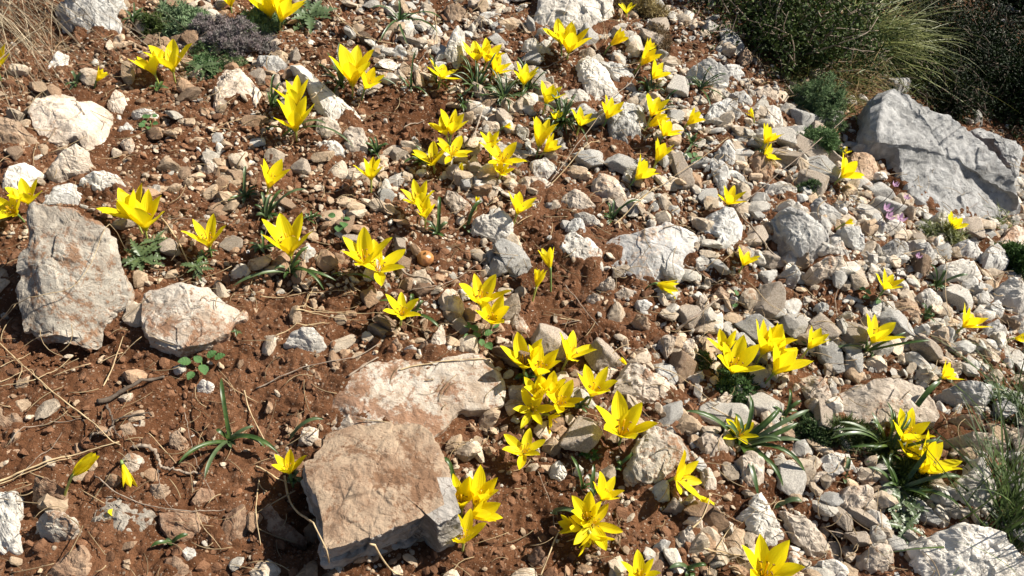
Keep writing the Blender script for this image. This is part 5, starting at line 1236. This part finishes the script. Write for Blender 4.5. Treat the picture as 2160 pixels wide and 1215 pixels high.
tussock(-60, -20, 230, .44, .0013, (.7, -.62), .42, STRAW, (.80, .84, .92), 'sweeping clump of long pale dry straw in the upper left corner', 36, .09, .55, 'dry_grass_clump', 'dry grass', .03, .35)
tussock(60, 60, 140, .17, .0012, (.6, -.5), 1.2, STRAW, (.62, .55, .5), 'matted brown dead grass under the sweeping straw, upper left', 37, .08, .6, 'dry_grass_clump', 'dry grass', 0, .3)
tussock(1660, 215, 90, .16, .0012, (-.5, -.6), 1.2, STRAW, (.8, .75, .6), 'loose dry stalks between the cushion and pale stones, upper right', 38, .06, .6, 'dry_grass_clump', 'dry grass', 0, .3)
tussock(2110, 470, 90, .16, .0018, (-.9, -.3), .8, GRASS, (.8, .85, .45), 'bent yellow-green grass at the lower end of the ridged boulder', 39, .03, .6, lift=.4)

# ================================================================ straws, twigs and sticks that lie across the stones
def stick(poly, rmm, mat, lab, name='straw', cat='straw', arch=0., k=6, kink=0.):
    rmm *= .68 if cat == 'straw' else .9
    pts = [on_top(float(a), float(b)) for a, b in (s.split(',') for s in poly.split())]
    r = np.random.default_rng(abs(hash(lab)) % 1000 if False else len(lab) * 13 + int(pts[0].x * 1000) % 97)
    p = curve(pts, 8 * len(pts)); n = len(p); t = np.linspace(0, 1, n)
    top = np.array([top_z(a, b) for a, b in p[:, :2]]) + rmm / 1000
    # a stiff stalk bridges the hollows: upper hull of what lies under it, softened
    z = top.copy()
    for _ in range(n * 2):
        z = np.maximum(top, np.concatenate([[z[0]], (z[:-2] + z[2:]) / 2, [z[-1]]]) - .0004)
    p[:, 2] = z + arch * np.sin(np.pi * t)
    if kink: p += r.normal(0, kink, p.shape) * np.array([1, 1, .3])
    v, q, tr = tube_vf(p, rmm / 1000 * np.interp(t, [0, 1], [1, .6]) * (1 + .18 * noise2(t * 9, t * 0 + len(lab), 3)), k)
    o = p[0]; assert lab not in USED, lab
    USED[lab] = 1
    put(name, mesh(name, v - o, [q, tr], mat), loc=o, label=lab, cat=cat, group='dry stalks and sticks lying about')
stick('0,795 60,850 130,900 250,935' if False else '75,795 130,842 190,890 225,920 255,940', 2.0, DRY, 'long pale straw running diagonally across bare soil, lower left')
stick('0,725 40,765 80,800 100,822', 1.6, DRY, 'straw crossing soil just above the long diagonal one, lower left', cat='straw')
stick('-5,1018 80,985 160,960 252,933', 2.4, DRY, 'thick pale straw at the left edge ending near the closed flower')
stick('-5,1024 70,996 150,966', 1.3, DRY, 'thin straw lying against the thick pale one at the left edge')
stick('40,1005 85,960 110,945 132,910', 1.0, TWIG, 'thin stalk rising toward the half-buried brown rock, lower left')
stick('-5,808 60,780 75,795', 1.0, DRY, 'short thin pale straw at the left edge above bare soil')
stick('20,938 60,905 110,890 172,883', 1.2, TWIG, 'dark thin twig joining the brown rock at the left edge')
stick('210,855 260,828 305,808 348,797', 4.2, BARK, 'flat brown stick on soil left of the round-leaved weed', 'stick', 'stick', k=7)
stick('238,890 270,880 318,872', 2.2, BARK, 'short brown stick below the flat brown one', 'stick', 'stick')
stick('226,856 236,880 240,905 255,925', 2.0, BARK, 'dark forked twig hanging down from the flat brown stick', 'twig', 'twig', kink=.001)
stick('190,928 220,912 238,905', 1.6, TWIG, 'grey side twig pointing left near the forked one', 'twig', 'twig', kink=.001)
stick('283,942 318,945 332,960 340,985 372,992 425,1000', 3.2, TWIG, 'knobbly grey-brown twig with pale bark, lower left', 'twig', 'twig', kink=.0012)
stick('200,1005 235,1035 290,1060 345,1073 410,1080', 1.6, TWIG, 'curved brown stalk between the shrivelled flower and flat slab')
stick('405,1080 430,1078 475,1075', 1.6, TWIG, 'short pale stalk at the end of the curved brown one')
stick('310,912 345,948 372,978', 1.3, DRY, 'straight straw lying across the knobbly twig')
stick('390,870 410,960 430,1010 458,1060', .9, TWIG, 'long wiry stalk left of the star-shaped tuft', kink=.0005)
stick('332,990 340,1030 360,1070 395,1098', .8, TWIG, 'thin wiry stem crossing small stones, lower left', kink=.0005)
stick('412,1072 430,1115 468,1160', 1.0, DRY, 'thin straw below the curved brown stalk')
stick('468,798 500,825 540,850 560,848', .9, DRY, 'thin straw near the top of the star-shaped tuft')
stick('515,825 528,870 560,935', 2.0, DRY, 'dry stalk leaning along the star-shaped tuft\'s right side')
stick('600,1005 612,1060 650,1130 695,1212', 3.0, DRY, 'split straw blade in the shadow left of the square block')
stick('540,985 575,1003 612,1020', 2.4, DRY, 'short straw pointing at the flower beside the square block')
stick('545,1020 540,1080 550,1150', 1.6, DRY, 'upright thin straw left of the split straw blade')
stick('776,1198 830,1210 850,1214', 2.2, DRY, 'pale straw under the square block\'s front face')
stick('0,678 90,632 180,590 272,543', 1.1, DRY, 'thin straight straw resting across the chunky cracked boulder', arch=.012)
stick('218,815 240,770 260,710', 1.5, DRY, 'thin straw below the chunky boulder\'s right corner')
stick('0,775 35,760 65,745', 1.1, DRY, 'thin white straw in the chunky boulder\'s shadow')
stick('0,815 60,805 120,780 155,750', 1.0, DRY, 'curved thin straw on soil under the chunky boulder')
stick('340,462 365,495 385,530 402,565', 2.4, DRY, 'bent dry blade between the big double and the lone flower')
stick('345,462 440,465 530,470', .9, TWIG, 'fine horizontal stalk above the lone flower, left middle')
stick('580,710 640,698 695,682', 1.3, DRY, 'straw across the pyramid shaped rock')
stick('540,820 640,775 740,755 800,726', 1.6, TWIG, 'brown stalk running above the broad cream slab')
stick('735,795 765,775 798,756', 2.2, TWIG, 'grey stick on the broad cream slab\'s upper left', 'stick', 'stick')
stick('842,782 880,772 950,762 1040,766', 2.0, DRY, 'long pale straw lying on the top of the cream slab')
stick('620,655 700,660 810,662', 1.3, DRY, 'pale straw bundle strand nearest the bare soil, centre')
stick('620,652 690,668 800,678', 1.1, DRY, 'pale straw bundle strand lying lowest, centre')
stick('622,650 660,655 735,664', 1.1, DRY, 'pale straw bundle strand lying shortest, centre')
stick('548,625 600,628 660,618 740,612', 1.2, DRY, 'thin straw on soil below the largest single flower')
stick('640,650 655,620 670,598', 1.0, DRY, 'short straw leaning up from the pale bundle')
stick('860,618 930,602 985,575 1022,548', 1.3, TWIG, 'thin branch rising right of the lone flower on bare soil', kink=.0006)
stick('835,565 870,585 915,600', 3.0, TWIG, 'weathered grey stick below the round brown bulb', 'stick', 'stick')
stick('785,408 810,440 835,455', 1.6, BARK, 'dark twig between the cup shaped and central flowers', 'twig', 'twig')
stick('1015,240 1002,280 993,302', 2.6, TWIG, 'upright grey twig right of the upper centre pair', 'twig', 'twig')
stick('850,275 880,262 895,256', 1.6, TWIG, 'short grey twig in the bare brown hollow', 'twig', 'twig')
stick('950,175 1000,195 1060,205', 1.6, TWIG, 'twig lying under the top centre flower clump', 'twig', 'twig')
stick('690,0 740,60 790,85 840,95', 1.8, DRY, 'yellow straw arching down from the top edge, left of centre')
stick('680,0 715,40 760,80', 1.2, DRY, 'second yellow straw beside the one arching from the top')
stick('918,30 922,95', 2.0, DRY, 'upright dry stalk left of the tan rock at the top')
stick('880,135 905,100 900,88', 1.0, TWIG, 'thin bent twig above the bare brown hollow', 'twig', 'twig')
stick('1160,385 1230,300 1290,230 1340,165 1385,60', 1.5, TWIG, 'long grey stalk slanting across the upper centre stones', arch=.015)
stick('1160,392 1210,345 1265,300', 1.6, DRY, 'pale stalk below the long grey slanting one', arch=.01)
stick('1100,325 1180,330 1240,328', 1.0, DRY, 'fine straw over the soil patch left of stones, upper centre')
stick('1135,145 1180,128 1230,100', 1.2, TWIG, 'thin twig under the top flower pair', 'twig', 'twig')
stick('1350,420 1400,395 1465,355 1540,300', 1.3, DRY, 'pale bent stalk across stones right of the pinkish slab', arch=.012)
stick('1295,475 1350,425 1380,400', 2.0, DRY, 'pale straw by the leaf tuft above the flat slab')
stick('1540,445 1600,410 1700,330 1790,250', 1.6, TWIG, 'long grey stem slanting over the lower green cushion', arch=.02)
stick('1560,455 1600,500 1640,548', 2.4, TWIG, 'grey stick between the rusty hollow rock and angular block', 'stick', 'stick')
stick('1630,320 1700,345 1760,375 1800,410', 1.5, DRY, 'curved pale stem before the smooth tan stone')
stick('1430,688 1470,668 1515,632', 3.0, TWIG, 'grey stick pointing up right among beige stones', 'stick', 'stick')
stick('1192,602 1225,645 1262,688', 1.5, TWIG, 'thin straight stalk on bare soil right of the pale flowers')
stick('1180,672 1225,675', 1.6, DRY, 'short pale straw on dark soil above the cluster')
stick('1185,684 1228,678', 1.4, TWIG, 'short grey straw just below the pale one on dark soil')
stick('1443,558 1480,580 1520,600', 1.8, TWIG, 'dark stalk leaving the flat pale slab\'s right corner')
stick('1478,645 1482,700 1480,745', 1.2, BARK, 'thin reddish upright stem left of the right-hand group')
stick('1570,590 1620,640 1660,665', 1.2, DRY, 'thin straw across stones above the right-hand group')
stick('1380,775 1440,800 1510,850', 1.2, DRY, 'thin stalk right of the long oblong stone')
stick('1500,860 1540,880 1600,900', 1.6, DRY, 'bent stalks lying left of the leaf rosette')
stick('1460,1115 1482,1090 1495,1045', 2.0, DRY, 'pale forked dry stalk left of the red-veined rock')
stick('1510,1160 1540,1110', 1.6, DRY, 'white straw left of the large bottom edge flower')
stick('1140,1215 1165,1150 1180,1120', 2.0, DRY, 'upright split straw left of the petal heap')
stick('1135,995 1160,1060 1172,1120', 1.0, TWIG, 'wiry stalk below the open star flower')
stick('1083,1030 1120,1032 1150,1030' if False else '1085,1031 1110,1030', 1.0, DRY, 'short white straw right of the petal bunch')
stick('1740,735 1700,770 1690,790' if False else '1745,790 1720,820 1700,840', 1.0, TWIG, 'thin twig beside the smooth beige wedge', 'twig', 'twig')
stick('1870,590 1830,640 1800,660' if False else '1770,600 1760,640 1765,668', 1.2, TWIG, 'fine curved twig right of the right-hand soil patch', 'twig', 'twig')
stick('1960,520 1975,600 2010,680', 1.2, DRY, 'thin bent straw beside the bright white smooth stone')
stick('1990,620 2045,622', 1.6, DRY, 'straight yellow straw right of the bright white smooth stone')
stick('1900,440 1990,480 2060,430', .9, TWIG, 'thin dark stem in front of the ridged boulder', arch=.03)
stick('2100,830 2112,920 2130,1000', 1.8, GRASS if False else LEAF2, 'tall single green stalk in front of the right edge rocks', arch=.05)
stick('1480,1162 1530,1168 1575,1172', 1.8, DRY, 'pale straw left of the bottom edge flower')
stick('1745,1120 1775,1126 1800,1128', 1.3, TWIG, 'thin twig on dark soil above the smooth beige stone', 'twig', 'twig')
# short scattered bits nobody could count
mb = MB(); xq, yq, pxq, pyq = sample(11000)
for a, b in list(zip(xq, yq))[:5000]:
    l = rng.uniform(.012, .06); an = rng.normal(.5, .9); n = 6; t = np.linspace(-.5, .5, n); cv = rng.normal(0, .25)
    x_ = a + np.cos(an) * l * t - np.sin(an) * l * cv * t * t * 2; y_ = b + np.sin(an) * l * t + np.cos(an) * l * cv * t * t * 2
    z0 = max(top_z(x_[0], y_[0]), top_z(x_[2], y_[2])) ; z1 = max(top_z(x_[-1], y_[-1]), top_z(x_[3], y_[3]))
    if z0 - G(a, b) > .05 or z1 - G(a, b) > .05: continue
    z_ = np.interp(t, [-.5, .5], [z0, z1]) + .0006
    v, q, tr = tube_vf(np.stack([x_, y_, z_], 1), rng.uniform(.0003, .0009), 4); c = rng.uniform(.45, 1.1); mb.add(v, q, tr, c=np.array((1, .95, .88)) * c)
put('dry_litter', mb.mesh('dry_litter', STRAW), kind='stuff', label='short bits of dry stalk scattered over soil and stones')

# ================================================================ cyclamen, bulb, fallen petal
def petal_small():
    n, m = 8, 5; t = np.linspace(0, 1, n); s = np.linspace(-1, 1, m); wd = .22 * np.sin(np.pi * (t * .92 + .06)) ** .7
    ph = np.interp(t, [0, .25, 1], [2.2, .6, .25]); ds = 1 / (n - 1); x = np.concatenate([[0], np.cumsum(np.sin(ph[:-1]) * ds)]) * .8 + .1; z = np.concatenate([[0], np.cumsum(np.cos(ph[:-1]) * ds)])
    v = np.stack([x[:, None] + 0 * s, s * wd[:, None], z[:, None] - .1 * s[None] ** 2], -1).reshape(-1, 3); i, j = np.meshgrid(np.arange(n - 1), np.arange(m - 1), indexing='ij')
    return mesh('petal', v, np.stack([i * m + j, i * m + j + 1, (i + 1) * m + j + 1, (i + 1) * m + j], -1).reshape(-1, 4), PINK)
PT = petal_small()
for k, (a, b, hh, lab) in enumerate([(1889, 390, .085, 'topmost pink cyclamen before the ridged boulder'), (1872, 441, .07, 'largest pale pink cyclamen in front of the ridged boulder'), (1901, 462, .06, 'deep violet cyclamen right of the largest pale one'),
        (1876, 458, .045, 'little pink cyclamen hanging just under the largest one'), (1912, 417, .07, 'small pink cyclamen right of the others on the ridged boulder'), (1937, 541, .05, 'lone mauve cyclamen among grey rocks below the others')]):
    r = np.random.default_rng(k + 60); p = P(a, b, hh); ft = Vector((p.x - .02, p.y - .01, G(p.x - .02, p.y - .01))); USED[lab] = 1
    root = empty('cyclamen', ft, lab, 'cyclamen', 'pink cyclamens by the ridged boulder')
    for q_ in range(5):
        o = put('petal', PT, root); o.location = p - ft; o.rotation_euler = (r.uniform(-.3, .3), r.uniform(-.3, .3), q_ * 1.257 + r.uniform(-.2, .2)); s = .013 * (1.35 if 'largest' in lab else 1); o.scale = (s, s, s)
    v, q, t = tube_vf(curve([(0, 0, 0), (p - ft) * .5 + Vector((.01, 0, .01)), p - ft], 9), .0007, 5); put('stem', mesh('stem', v, [q, t], BARK), root)
d, f = ICO[4]; b_ = P(897, 545, .010); rr = .0155
v = d * rr * (1 + .04 * fbm3(d * 2, 3, 5))[:, None]; v[:, 2] *= .85; v[:, 2] += .006 * np.exp(-((d[:, 0] ** 2 + d[:, 1] ** 2) / .03)) * (d[:, 2] > 0)
put('bulb', mesh('bulb', v, f, BULB), loc=b_, label='round orange-brown bulb lying on the soil right of the central pair', cat='bulb')
pm = tepal_for(49)[0]
o = put('fallen_petal', pm.copy(), loc=on_top(228, 1081, .004), label='crumpled yellow petal fallen on the flat pinkish white slab', cat='petal'); s = .024; o.scale = (s, s * 1.3, s * .5); o.rotation_euler = (0, 1.2, .3)
o = put('fallen_petal', pm.copy(), loc=on_top(973, 352, .012), label='yellow petal drooping onto stones below the upper centre trio', cat='petal'); s = .028; o.scale = (s, s, s); o.rotation_euler = (.2, 1.9, -1.2)
print('objects', len(S.objects))
